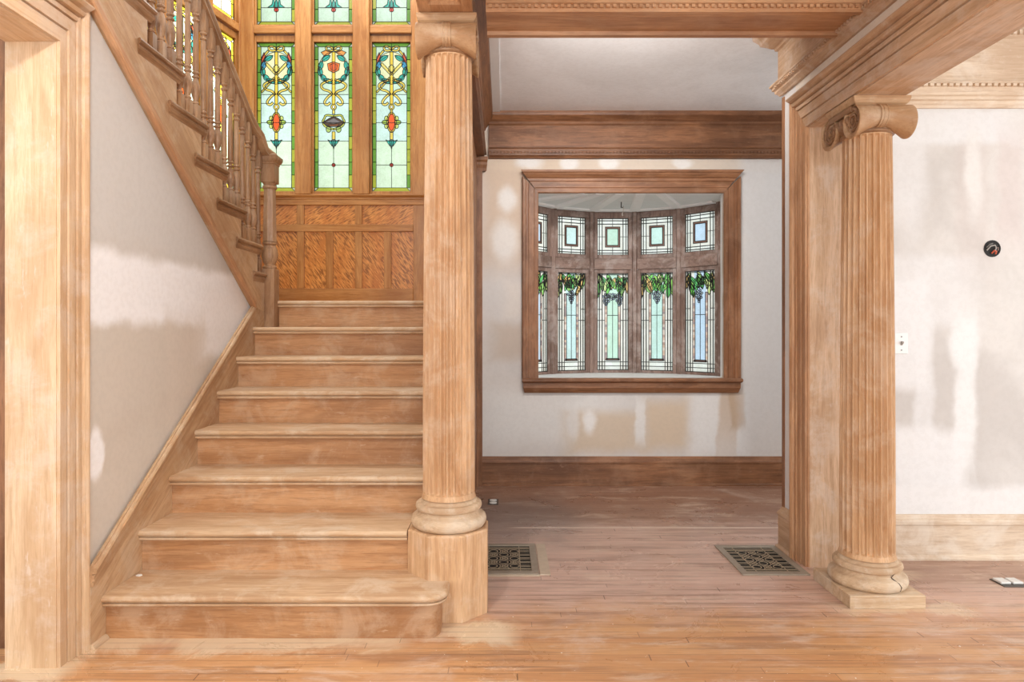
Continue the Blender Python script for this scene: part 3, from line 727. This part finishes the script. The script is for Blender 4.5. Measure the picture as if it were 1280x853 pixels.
# ================================================================ BOW WINDOW
w1 = sempty('window_1', (1.012, BY, OZ0), 'bow window of five leaded sashes in a brown wood casing', 'window')
DK = lambda ax: wood('dark', ax)
# casing
CW = [(0,0),(.014,0),(.020,.006),(.020,.030),(.026,.036),(.026,.075),(.034,.082),(.034,.098),(.042,.104),(.042,.122),(.036,.130),(0,.130)]
zs, zh = .862, 2.332
for sgn, xe in ((-1, OX0), (1, OX1)):
    MB().prism(CW, (xe,BY,0), (0,-1,0), (sgn,0,0), Z_, zs-.01, zh, m1=(0,1)).build('side_casing', DK('Z'), w1)
CH = [(0,0),(.014,0),(.020,.006),(.020,.036),(.026,.042),(.026,.086),(.034,.092),(.034,.112),(.044,.118),(.060,.136),(.066,.150),(.074,.156),(.074,.172),(0,.172)]
m = MB().prism(CH, (0,BY,zh), (0,-1,0), Z_, X_, OX0, OX1, m0=(-.16,-.76), m1=(.16,.76))
m.build('head_casing', DK('X'), w1)
ST = [(0,-.004),(.070,-.004),(.078,-.012),(.078,-.026),(.068,-.034),(.050,-.040),(.050,-.080),(.040,-.092),(.030,-.110),(.022,-.122),(0,-.122)]
MB().prism(ST, (0,BY,zs), (0,-1,0), Z_, X_, OX0-.105, OX1+.105, m0=(-.35,0), m1=(.35,0)).build('sill', DK('X'), w1, bevel=.002)
# bow geometry
ctr = 1.012; sW = .405; a1, a2 = math.radians(23), math.radians(46)
V = [(ctr+sW/2, 6.10)]
V.append((V[0][0]+sW*math.cos(a1), V[0][1]-sW*math.sin(a1))); V.append((V[1][0]+sW*math.cos(a2), V[1][1]-sW*math.sin(a2)))
VV = [(2*ctr-x, y) for x, y in V[::-1]] + V          # six posts, left to right
BZ0, BZ1 = .842, 2.345
WHITEP = flat('whitewashed_wood', (246,246,245), .6, var=.06, scale=9)
foot = [(VV[0][0], BY+.03)] + VV + [(VV[5][0], BY+.03)]
out = [(x+.06*(1 if x > ctr else -1) if abs(x-ctr) > .5 else x, y+.10) for x, y in VV]
MB().prism([(OX0-.2,BY+.03)]+[(OX0-.2, out[0][1])]+out+[(OX1+.2, out[5][1]),(OX1+.2,BY+.03)], (0,0,0), X_, Y_, Z_, BZ0-.05, BZ0).build('window_board', WHITEP, w1)
cm = MB().prism([(OX0-.2,BY+.001)]+[(OX0-.2, out[0][1])]+out+[(OX1+.2, out[5][1]),(OX1+.2,BY+.001)], (0,0,0), X_, Y_, Z_, BZ1, BZ1+.05)
bc_ = cm.build('bay_ceiling', flat('whitewashed_panel', (230,233,232), .65, var=.06, scale=14), w1)
m = MB()
for i in range(7):                                   # radiating battens of the bay ceiling
    px_, py_ = (VV[i-1] if 0 < i < 6 else (VV[0] if i == 0 else VV[5]))
    if i in (0, 6): continue
    fx = ctr+(px_-ctr)*.42
    d_ = Vector((px_-fx, py_-(BY+.02), 0)).normalized(); n_ = Vector((-d_.y, d_.x, 0))
    a = Vector((fx, BY+.03, BZ1)); b = Vector((px_, py_, BZ1))
    m.prism([(-.046,0),(.046,0),(.036,-.018),(-.036,-.018)], a, n_, Z_, d_, 0, (b-a).length-.075)
m.box(OX0-.1, OX1+.1, BY+.03, BY+.075, BZ1-.010, BZ1)
for i in range(5):
    a, b = Vector((*VV[i], BZ1)), Vector((*VV[i+1], BZ1)); d_ = (b-a).normalized(); n_ = Vector((-d_.y, d_.x, 0))
    m.prism([(-.10,0),(-.03,0),(-.03,-.014),(-.09,-.014)], a, n_, Z_, d_, .03, (b-a).length-.03)
m.build('ceiling_batten', WHITEP, w1)
# white reveals between wall and bow
for sgn, i in ((-1, 0), (1, 5)):
    x = VV[i][0]; xo = OX0 if sgn < 0 else OX1
    MB().prism([(xo,BY+.001),(xo+sgn*.02,BY+.001),(xo+sgn*.10,BY+.12),(x+sgn*.06, VV[i][1]+.0),(x, VV[i][1]),(xo+sgn*.03,BY+.16)], (0,0,0), X_, Y_, Z_, BZ0, BZ1).build('reveal', WHITEP, w1)
GY = lambda ax: wood('grey', ax)
for i, (x, y) in enumerate(VV):
    ang = (-a2*1.0, -(a1+a2)/2, -a1/2, a1/2, (a1+a2)/2, a2)[i] * -1
    d_ = Vector((math.cos(ang), math.sin(ang), 0)); n_ = Vector((-d_.y, d_.x, 0))
    MB().prism([(-.024,.04),(.024,.04),(.024,-.012),(.014,-.030),(-.014,-.030),(-.024,-.012)], (x,y,0), d_, n_, Z_, BZ0, BZ1-.001).build('mullion', GY('Z'), w1, bevel=.003)
PB = {0: (188,206,224), 1: (192,218,218), 2: (190,222,204), 3: (192,222,214), 4: (184,206,226)}
def bow_low(i):
    W, H = 135.0, 420.0
    p = Pane(W, H, 76, 220, 60+i); p.c[:] = np.array(rgb(228,232,226)[:3])
    r = p.rng
    cc = PB[i]
    p.tint((p.x > 8) & (p.x < 38), (226,224,216)); p.tint((p.x > W-38) & (p.x < W-8), (226,224,216))
    p.tint((p.x > 40) & (p.x < W-40) & (p.y < 374), cc)
    for x0 in (33, W-44):
        for k in range(26): p.rect(x0, 90+k*11.0, x0+11, 101+k*11.0, ((178,150,140), (204,176,158), (160,142,142), (212,196,184))[int(r.integers(4))], 0)
        p.rect(x0, 90, x0+11, 376, None, 1.0)
    p.rect(40, 370, W-40, 377, (120,90,80), 1.6)
    for x in (10, 22, W-10, W-22): p.line([(x,0),(x,H)], 1.7)
    p.line([(W/2,100),(W/2,372)], .9)
    for y in (384, 402): p.line([(0,y),(W,y)], 1.2)
    p.line([(33,376),(33,H)], 1.2); p.line([(W-33,376),(W-33,H)], 1.2)
    for y, xa in ((156, 22), (204, 33)): p.line([(0,y),(xa,y)], 1.2); p.line([(W,y),(W-xa,y)], 1.2)
    p.line([(44,182),(W-44,182)], 1.0)
    for y in (6,): p.line([(0,y),(W,y)], 1.3)
    cols = ((112,196,88), (150,212,104), (90,176,94), (126,204,108), (238,200,130), (216,232,156), (100,184,110), (166,220,128))
    tw = (.12, .42, .62, .9) if i != 2 else (.08, .36, .64, .92)
    for k in range(26):
        x0 = W*tw[k % 4]+r.uniform(-10, 10); y0 = r.uniform(-4, 26) if k < 16 else r.uniform(14, 44)
        edge = abs(x0-W/2)/(W/2); a = r.uniform(-.75, .75); L = r.uniform(46, 78)*(1.15 if edge > .5 else .85)
        x1, y1 = x0+L*math.sin(a), y0+L*math.cos(a)
        y1 = min(y1, 84+34*edge+r.uniform(-8, 6))
        p.leaf(min(max(x0,3),W-3), max(y0,1), min(max(x1,3),W-3), y1, r.uniform(8, 11), cols[int(r.integers(len(cols)))], 1.0, k % 2 == 0)
    gx = (W/2,) if i in (1, 3) else ((W/2-28, W/2+28, W/2) if i == 2 else (W/2-6,))
    for g in gx:
        ctrl = i == 2 and g == W/2
        for row, n in enumerate((2, 4, 3, 3, 2, 1) if not ctrl else (3, 4, 2)):
            for q in range(n):
                p.ell(min(max(g+(q-(n-1)/2)*9.6+r.uniform(-2.5,2.5),6),W-6), (82 if i != 2 else 92)+row*9.4+r.uniform(-2,2), 4.6, 4.6, (150,166,186) if (q+row) % 2 else (190,204,212), 1.1, 9)
    p.line([(0,0),(W,0),(W,H),(0,H),(0,0)], 2.2)
    return p
def bow_up(i):
    W, H = 135.0, 155.0
    p = Pane(W, H, 70, 80, 80+i); p.c[:] = np.array(rgb(230,234,228)[:3])
    p.tint((p.x > 22) & (p.x < W-22) & (p.y > 26) & (p.y < H-22), (222,222,214))
    p.rect(36, 36, W-36, H-34, (140,104,92), 1.4); p.rect(43, 43, W-43, H-41, PB[i], 1.6)
    for x in (10, 22, W-10, W-22): p.line([(x,0),(x,H)], 1.4)
    for y in (10, 24, H-20, H-9): p.line([(0,y),(W,y)], 1.5)
    p.line([(W/2,0),(W/2,36)], .8); p.line([(W/2,H-34),(W/2,H)], .8); p.line([(0,H/2),(36,H/2)], .8); p.line([(W,H/2),(W-36,H/2)], .8)
    p.line([(0,0),(W,0),(W,H),(0,H),(0,0)], 2.2)
    return p
gzb, gzt, guz, gut = .866, 1.766, 1.937, 2.279
for i in range(5):
    A, B = Vector((*VV[i], 0)), Vector((*VV[i+1], 0)); d_ = (B-A).normalized(); n_ = Vector((-d_.y, d_.x, 0)); L = (B-A).length
    s_ = MB(); m0, m1 = .024, L-.024; g0, g1 = .058, L-.058
    for (za, zz, lo, hi) in ((gzb, gzt, BZ0, 1.800), (guz, gut, 1.905, BZ1-.011)):
        s_ = MB()
        s_.prism([(m0,lo),(g0,lo),(g0,hi),(m0,hi)], A, d_, Z_, n_, -.006, .034).prism([(g1,lo),(m1,lo),(m1,hi),(g1,hi)], A, d_, Z_, n_, -.006, .034)
        s_.prism([(g0,lo),(g1,lo),(g1,za),(g0,za)], A, d_, Z_, n_, -.006, .034).prism([(g0,zz),(g1,zz),(g1,hi),(g0,hi)], A, d_, Z_, n_, -.006, .034)
        sash = s_.build('sash', GY('Z'), w1, bevel=.004)
        p = bow_low(i) if za < 1.5 else bow_up(i)
        sc = (g1-g0)/p.W; zr = ((zz-za)/p.H)/sc
        p.make(sash, A+d_*g0+n_*.012+Vector((0,0,zz)), d_, Vector((0,0,-zr)), sc, n_)
    MB().prism([(m0,1.800),(m1,1.800),(m1,1.905),(m0,1.905)], A, d_, Z_, n_, -.022, .04).build('transom', GY('X'), w1, bevel=.008)
    # low wall closing the bay above and below the sashes
MB().prism(VV+[(x, y+.04) for x, y in VV[::-1]], (0,0,0), X_, Y_, Z_, BZ1-.011, BZ1+.02).build('head_board', GY('X'), w1)

# hanging wire in the bay
hw = thing('hanging_wire', 'short dark wire hook hanging from the bow window ceiling', 'wire', (1.03, 5.78, BZ1-.008))
def bayp(px, py, Y): return ((px-VX)/F*Y, Y, HC-(py-VY)/F*Y)
Yw = 5.66
MB().tube([(1.012,Yw,BZ1),(1.010,Yw,BZ1-.05),(1.012,Yw,2.300),(1.026,Yw,2.296),(1.030,Yw,2.310)], .004, 8).build('hook', flat('dark_wire', (50,46,44), .5), hw, smooth=True)
MB().tube([(1.030,Yw,2.312),(1.034,Yw,2.285),(1.028,Yw,2.262),(1.020,Yw,2.245),(1.022,Yw,2.225)], .003, 8).build('cord', flat('pale_cord', (214,208,200), .6), hw, smooth=True)

# ================================================================ COLUMNS
CH_ = 2.242
def column_parts(root):
    cw = wood('column','Z')
    base = MB().lathe([(.150,0),(.160,.006),(.167,.018),(.169,.032),(.165,.046),(.156,.054),(.150,.056),(.141,.060),(.136,.068),(.136,.076),(.139,.080),(.146,.083),(.148,.092),(.146,.102),(.140,.108),(.128,.110),(.126,.118),(.118,.126),(.112,.128),(.05,.128)], n=64)
    bs = base.build('base', wood('base','X'), root, smooth=True, angle=35)
    # fluted shaft
    N, K = 24, 10; z0, z1 = .128, 2.118
    zr = [z0, z0+.004, z0+.012, z0+.022, z0+.026, z0+.030, z0+.036, z0+.044] + [z0+.06+(z1-z0-.12)*i/14 for i in range(15)] + [z1-.058, z1-.052, z1-.047, z1-.043, z1-.039, z1-.03, z1]
    rings = []
    for z in zr:
        t = (z-z0)/(z1-z0); R = .1165-.0135*max(0, (t-.15)/.85)**1.5
        R += .006*max(0, 1-(z-z0)/.02)
        lo, hi = z0+.022, z1-.039
        e = 0.0
        if lo < z < hi:
            q = min(1, (z-lo)/.02, (hi-z)/.02); e = math.sqrt(max(0, 1-(1-q)**2))
        ring = []
        for i in range(N):
            for k in range(K):
                u = k/K; dd = 0.0
                if u > .19:
                    s = (u-.595)/.405; dd = .0165*math.sqrt(max(0, 1-s*s))
                a = 2*PI*(i+u)/N; r = R-dd*e
                ring.append((r*math.cos(a), r*math.sin(a), z))
        rings.append(ring)
    MB().loft(rings).build('shaft', cw, root, smooth=True, angle=38)
    cap = MB().lathe([(.09,2.082),(.106,2.084),(.113,2.090),(.113,2.096),(.107,2.101),(.109,2.106),(.122,2.118),(.127,2.130),(.124,2.140),(.10,2.145)], n=64).build('capital', wood('rail','X'), root, smooth=True, angle=40)
    ab = MB()
    ab.square([(.108,2.188),(.112,2.200),(.112,2.204),(.122,2.212),(.128,2.224),(.130,2.232),(.130,CH_),(.05,CH_)])
    ab.build('abacus', wood('string','X'), cap, bevel=.0015)
    core = MB().box(-.100, .100, -.10, .10, 2.132, 2.200); core.build('block', wood('string','X'), cap)
    for sy in (-1, 1):
        cy = sy*.104; n = 40; prof = []
        for i in range(25):
            x = -.120+.240*i/24; u = abs(x)/.120
            r = .047+.027*u**1.7
            prof.append((x, r))
        prof = [(-.117,.061),(-.127,.065),(-.130,.070),(-.128,.0745),(-.122,.0745)] + prof[1:-1] + [(.122,.0745),(.128,.0745),(.130,.070),(.127,.065),(.117,.061)]
        m = MB().loft([[(x, cy+r*math.cos(2*PI*k/n), 2.203-r+r*math.sin(2*PI*k/n)) for k in range(n)] for x, r in prof])
        m.build('bolster', wood('string','X'), cap, smooth=True, angle=30)
        bd = []
        for x, r in ((-.019,.049),(-.018,.0535),(-.013,.0535),(-.011,.0515),(-.007,.0515),(-.005,.0535),(.005,.0535),(.007,.0515),(.011,.0515),(.013,.0535),(.018,.0535),(.019,.049)):
            bd.append([(x, cy+r*math.cos(2*PI*k/n), 2.203-.048+r*math.sin(2*PI*k/n)) for k in range(n)])
        MB().loft(bd).build('band', wood('string','X'), cap, smooth=True, angle=30)
        for sx in (-1, 1):
            cz = 2.203-.072; sp = []; rr = []
            for i in range(75):
                a = i*.22; r = .056*math.exp(-.100*a)
                sp.append((sx*(.119), cy+sy*r*math.sin(a), cz+r*math.cos(a))); rr.append(.0085*math.exp(-.060*a)+.001)
            m = MB().tube(sp, rr, 8)
            m.loft([[(sx*xx, cy+rr_*math.cos(2*PI*k/12), cz+rr_*math.sin(2*PI*k/12)) for k in range(12)] for xx, rr_ in ((.115,.010),(.126,.010),(.129,.006))])
            m.build('volute', wood('rail','X'), cap, smooth=True, angle=50)
    for sx in (-1, 1):                                   # channel between the volutes with egg and dart
        m = MB().prism([(-.10,2.176),(.10,2.176),(.10,2.200),(-.10,2.200)], (sx*.120,0,0), Y_, Z_, (sx,0,0), -.02, .010)
        for i in range(5):
            y = -.056+i*.028
            m.loft([[(sx*(.112+.022*math.cos(b)), y+.011*math.sin(b)*math.cos(2*PI*k/10)*1.0, 2.152+.020*math.sin(b)*math.sin(2*PI*k/10)) for k in range(10)] for b in (PI/2, PI/2*.66, PI/2*.33, .02)])
        m.build('channel', wood('rail','Y'), cap, smooth=True, angle=40)
    return bs
CLX, CLY = -.248, 2.951
c1 = thing('column', 'fluted wooden column on a tall octagonal pedestal at the foot of the stairs', 'column', (0,0,0), 'fluted columns')
column_parts(c1)
def copy_tree(o, parent=None):
    c = o.copy(); COL.objects.link(c); ORIG[c.as_pointer()] = Vector()
    if parent: c.parent = parent
    for ch in list(o.children): copy_tree(ch, c)
    return c
c2 = copy_tree(c1)
PH = .368
o8 = .1745/math.cos(PI/8)
ped = MB().loft([[(r*math.cos(PI/8+PI/4*i), r*math.sin(PI/8+PI/4*i), z) for i in range(8)] for r, z in ((o8,-PH),(o8,-.006),(o8-.008,0))])
ped.build('pedestal', wood('column','Z'), c1, bevel=.002)
c1.location = (CLX, CLY, PH)
PB_ = .060
pl_ = MB().box(-.169, .169, -.169, .180, -PB_, 0).build('plinth', wood('base','X'), c2, bevel=.003)
crack = []
ca_ = [(-.35,.130,.1005), (-.29,.1455,.086), (-.36,.1375,.066), (-.25,.165,.045), (-.20,.1695,.030), (-.205,.164,.012)]
pc = [(r*math.sin(a+.62), -r*math.cos(a+.62), z) for a, r, z in ca_]
MB().tube(pc, .0022, 6).build('crack', flat('dark_crack', (62,46,38), .8), c2)
RCX, RCY = 1.7076, 3.086
c2.location = (RCX, RCY, PB_)
c2['label'] = 'fluted wooden column on a low square plinth beside the right opening'

# ================================================================ CEILING BEAMS
BZ = 2.612
def beam(name, label, loc): return thing(name, label, 'beam', loc, 'ceiling beams')
fb = beam('ceiling_beam', 'horizontal wood ceiling beam crossing in front of the alcove', (.6, 2.95, BZ))
# profile in (Y, Z): recessed soffit, mouldings and dentils both sides
prof = [(2.872,BZ+.012),(3.030,BZ+.012),(3.034,BZ-.004),(3.066,BZ-.004),(3.072,BZ+.004),(3.072,BZ+.20),(3.10,BZ+.23),(3.16,BZ+.30),(3.18,CEIL),(2.70,CEIL),(2.72,BZ+.26),(2.78,BZ+.20),(2.795,BZ+.10),(2.795,BZ+.055),(2.802,BZ+.050),(2.802,BZ+.030),(2.812,BZ+.026),(2.812,BZ+.008),(2.818,BZ-.002),(2.850,BZ-.002),(2.858,BZ+.004)]
MB().prism([(a, b) for a, b in prof], (0,0,0), Y_, Z_, X_, -.078, 1.566).build('beam_body', wood('beam','X'), fb)
d = MB()
for i in range(58):
    x = -.066+i*.028; d.box(x, x+.015, 2.800, 2.8125, BZ+.011, BZ+.024)
d.build('dentil_course', wood('beam','X'), fb)
lb = beam('ceiling_beam', 'short wood beam running back along the left side of the alcove ceiling', (-.2, 4.1, BZ))
prof = [(-.34,BZ),(-.155,BZ),(-.155,BZ+.020),(-.140,BZ+.026),(-.140,BZ+.050),(-.158,BZ+.060),(-.158,BZ+.215),(-.148,BZ+.222),(-.142,BZ+.24),(-.118,BZ+.27),(-.092,BZ+.30),(-.088,CEIL),(-.34,CEIL)]
MB().prism(prof, (0,0,0), X_, Z_, Y_, 3.075, BY).build('beam_body', wood('deep','Y'), lb)
hb = beam('ceiling_beam', 'wood ceiling beam with recessed soffit panel coming forward over the pedestal column', (-.25, 2.0, BZ))
x0, x1 = -.366, -.135
m = MB().box(x0, x1, -.3, 3.07, BZ+.03, CEIL)
m.box(x0, x0+.045, -.3, 3.07, BZ, BZ+.03).box(x1-.045, x1, -.3, 3.07, BZ, BZ+.03).box(x0+.045, x1-.045, 2.76, 3.07, BZ, BZ+.03)
m.build('beam_body', wood('beam','Y'), hb)
m = MB()
q = [(0,0),(.022,.018),(.022,.03),(0,.03)]
m.prism(q, (x0+.045,0,BZ+.0), X_, Z_, Y_, -.3, 2.76).prism(q, (x1-.045,0,BZ), (-1,0,0), Z_, Y_, -.3, 2.76).prism(q, (0,2.76,BZ), (0,-1,0), Z_, X_, x0+.045, x1-.045)
m.build('panel_moulding', wood('beam','Y'), hb)

# ================================================================ SMALL THINGS
IRON = flat('cast_iron', (172,154,128), .6, .1, var=.3, scale=60)
BLACK = flat('backing_black', (14,12,11), .9)
def vent(label, x0, x1, y0, y1, wall_side):
    v = thing('floor_vent', label, 'vent', ((x0+x1)/2, (y0+y1)/2, 0), 'floor vents')
    fw = .036
    m = MB()
    for a in ((x0,x1,y0,y0+fw),(x0,x1,y1-fw,y1),(x0,x0+fw,y0+fw,y1-fw),(x1-fw,x1,y0+fw,y1-fw)): m.box(*a, .0, .007)
    m.build('frame', flat('dusty_iron_frame', (160,148,132), .6, .2, var=.2), v, bevel=.002)
    MB().box(x0+fw, x1-fw, y0+fw, y1-fw, .0004, .0012).build('dark_backing', BLACK, v)  # flat black sheet painted in for the darkness below the grille
    m = MB(); gx0, gx1, gy0, gy1 = x0+fw, x1-fw, y0+fw, y1-fw
    n1, n2 = 5, 7; cx, cy = (gx1-gx0)/n1, (gy1-gy0)/n2
    h0, h1 = .0013, .0026
    def strip(p, q, w=.0023):
        p, q = Vector((*p, 0)), Vector((*q, 0)); d_ = (q-p)
        if d_.length < 1e-6: return
        d_.normalize(); n_ = Vector((-d_.y, d_.x, 0))
        m.prism([(-w,h0),(w,h0),(w,h1),(-w,h1)], p, n_, Z_, d_, 0, (q-p).length if False else (Vector(q)-Vector(p)).length)
    for e in (.20, .80):
        strip((gx0+(gx1-gx0)*e, gy0), (gx0+(gx1-gx0)*e, gy1)); 
    for e in (.12, .88): strip((gx0, gy0+(gy1-gy0)*e), (gx1, gy0+(gy1-gy0)*e))
    for i in range(n1):
        for j in range(n2):
            ccx, ccy = gx0+cx*(i+.5), gy0+cy*(j+.5)
            if i in (0, n1-1) or j in (0, n2-1):
                for t in (.33, .66): strip((ccx-cx/2, gy0+cy*(j+t)), (ccx+cx/2, gy0+cy*(j+t)), .0022)
                continue
            ring = [(ccx+cx*.42*math.cos(a), ccy+cy*.42*math.sin(a)) for a in [2*PI*k/10 for k in range(11)]]
            if (i+j) % 2 == 0:
                for p, q in zip(ring, ring[1:]): strip(p, q)
            else:
                strip((ccx-cx/2, ccy-cy/2), (ccx+cx/2, ccy+cy/2)); strip((ccx-cx/2, ccy+cy/2), (ccx+cx/2, ccy-cy/2))
                for p, q in zip(ring[::2], ring[2::2]): strip(p, q, .0022)
    m.build('grille', IRON, v)
    return v
vent('ornate iron floor vent beside the pedestal of the stair column', -.180, .178, 3.325, 3.795, False)
vent('ornate iron floor vent in front of the right pier', 1.207, 1.550, 3.315, 3.767, True)
o = MB().box(.182, .236, 3.318, 3.79, 0, .006).box(-.18, .182, 3.304, 3.322, 0, .005).build('floor_patch', flat('dusty_board', (196,178,156), .6, var=.15), None, bevel=.0015)
tag(o, 'pale patch of wood strips edging the floor vent by the pedestal', 'wood strip')

def floor_outlet(label, x, y, w, d):
    f = thing('floor_outlet', label, 'outlet', (x, y, 0), 'floor outlets')
    MB().box(x-w/2, x+w/2, y-d/2, y+d/2, 0, .004).build('cover_plate', flat('dull_steel', (98,92,86), .45, .7), f, bevel=.001)
    return f
f = floor_outlet('tiny grey floor outlet near the back baseboard by the stair wall', -.078, 4.726, .075, .15)
for sy in (-.035, .035): MB().lathe([(.026,.004),(.026,.007),(.022,.008),(.0001,.008)], (-.078,4.726+sy,0), 16).build('socket', flat('socket_white', (222,220,214), .5), f, smooth=True)
f = floor_outlet('grey floor outlet with white sockets on the right room floor', 2.474, 3.215, .118, .10)
for sx in (-.030, .030): MB().box(2.474+sx-.026, 2.474+sx+.024, 3.19, 3.25, .004, .016).build('socket', flat('socket_white', (222,220,214), .5), f, bevel=.004)

sw = thing('light_switch', 'white light switch plate on the right room wall beside the column', 'switch', (2.160, RY, 1.17))
sx0 = (1126-VX)/F*RY; szc = HC-(429.5-VY)/F*RY
MB().box(sx0-.036, sx0+.036, RY-.006, RY, szc-.056, szc+.056).build('plate', flat('switch_white', (236,235,232), .4, var=.03), sw, bevel=.003)
MB().prism([(0,-.010),(-.014,.004),(-.014,.010),(0,.012)], (sx0-.005,RY-.006,szc), Y_, Z_, X_, 0, .010).build('toggle', flat('toggle_grey', (150,146,140), .5), sw)
for s in (-1, 1): MB().loft([[(sx0+.004*math.cos(2*PI*k/10), yy, szc+s*.036+.004*math.sin(2*PI*k/10)) for k in range(10)] for yy in (RY-.006, RY-.0075)]).build('screw', flat('screw_grey', (130,128,124), .4, .6), sw)

hx, hz = (1240-VX)/F*RY, HC-(311-VY)/F*RY
eb = thing('electrical_box', 'open round wall box with loose wires on the right room wall', 'electrical box', (hx, RY, hz))
def ringy(r, y): return [(hx+r*math.cos(2*PI*k/24), y, hz+r*math.sin(2*PI*k/24)) for k in range(24)]
MB().loft([ringy(.046,RY-.0005), ringy(.046,RY-.003), ringy(.040,RY-.003), ringy(.040,RY-.0008)], cap=True).build('box', flat('box_dark', (36,33,31), .7), eb, smooth=True, angle=30)
for k, (c, pts, r) in enumerate((((170,166,160), [(-.032,-.006,-.010),(-.020,-.018,.012),(.002,-.020,.016),(.012,-.014,.002),(.008,-.008,-.020)], .0035),
        ((200,96,70), [(-.006,-.006,-.026),(.0,-.018,-.012),(.010,-.018,-.016),(.012,-.010,-.030)], .0045), ((120,118,114), [(-.034,-.006,.006),(-.022,-.016,.022),(-.006,-.014,.026)], .003), ((140,120,112), [(.016,-.006,.002),(.024,-.014,.004),(.026,-.008,-.010)], .0035))):
    MB().tube([(hx+a, RY+b, hz+cc) for a, b, cc in smooth_pts] if False else [(hx+a, RY+b, hz+cc) for a, b, cc in pts], r, 8).build('wire', flat('wire_%d' % k, c, .5), eb, smooth=True)
cy_ = YN[0]; o = MB().prism([(-.011,-.006),(.006,-.010),(.013,.002),(.004,.010),(-.008,.008)], ((173-VX)/F*2.83, 2.835, .180), X_, Y_, Z_, 0, .004).build('paint_chip', flat('chip_white', (240,238,232), .7), None)
tag(o, 'small white paint chip on the lowest stair tread', 'paint chip')

# ================================================================ LIGHT
wd = bpy.data.worlds.new('daylight'); S.world = wd; wd.use_nodes = True
nt = wd.node_tree; nt.nodes.clear()
wo = nt.nodes.new('ShaderNodeOutputWorld'); bg = nt.nodes.new('ShaderNodeBackground')
bg.inputs[0].default_value = (.94, .975, 1.0, 1); bg.inputs[1].default_value = 1.2
nt.links.new(bg.outputs[0], wo.inputs[0])
def area(name, loc, target, sx, sy, watts, color=(1,1,1), spread=180):
    l = bpy.data.lights.new(name, 'AREA'); l.shape = 'RECTANGLE'; l.size = sx; l.size_y = sy; l.energy = watts; l.color = color; l.spread = math.radians(spread)
    o = bpy.data.objects.new(name, l); COL.objects.link(o); o.location = loc
    o.rotation_euler = (Vector(target)-Vector(loc)).to_track_quat('-Z', 'Y').to_euler()
    return o
def point(name, loc, watts, r, color=(1,1,1)):
    l = bpy.data.lights.new(name, 'POINT'); l.energy = watts; l.shadow_soft_size = r; l.color = color
    o = bpy.data.objects.new(name, l); COL.objects.link(o); o.location = loc; return o
point('hall_ceiling_lamp', (-.75, .85, 2.85), 70, .08, (1, .98, .955))
area('right_room_window', (4.4, 1.2, 1.7), (1.9, 3.4, 1.2), 1.6, 1.8, 26, (.97, .985, 1))
area('stair_top_light', (-1.3, 4.9, 4.6), (-1.3, 4.6, 1.5), 1.6, 1.2, 30, (1, .975, .93))  # area light above the open stairwell
area('hall_front_fill', (.9, -3.4, 1.7), (.9, 5.2, 1.5), 2.6, 1.9, 85, (.95, .985, 1))  # added fill light behind the camera, aimed at the alcove
area('alcove_fill', (.60, 3.26, 2.78), (.90, 5.2, 2.0), 1.1, .22, 14, (1, .99, .97), 116)  # added fill hidden behind the front beam to brighten the alcove
area('canted_window_fill', (-4.0, 5.6, 3.0), (-2.5, 5.0, 2.9), 1.8, 1.8, 105, (1, .95, .86))  # added outside the canted bay to brighten its glass

S.view_settings.view_transform = 'Standard'; S.view_settings.look = 'None'
S.view_settings.gamma = 1.0; S.view_settings.use_curve_mapping = False
S.view_settings.exposure = 0.30
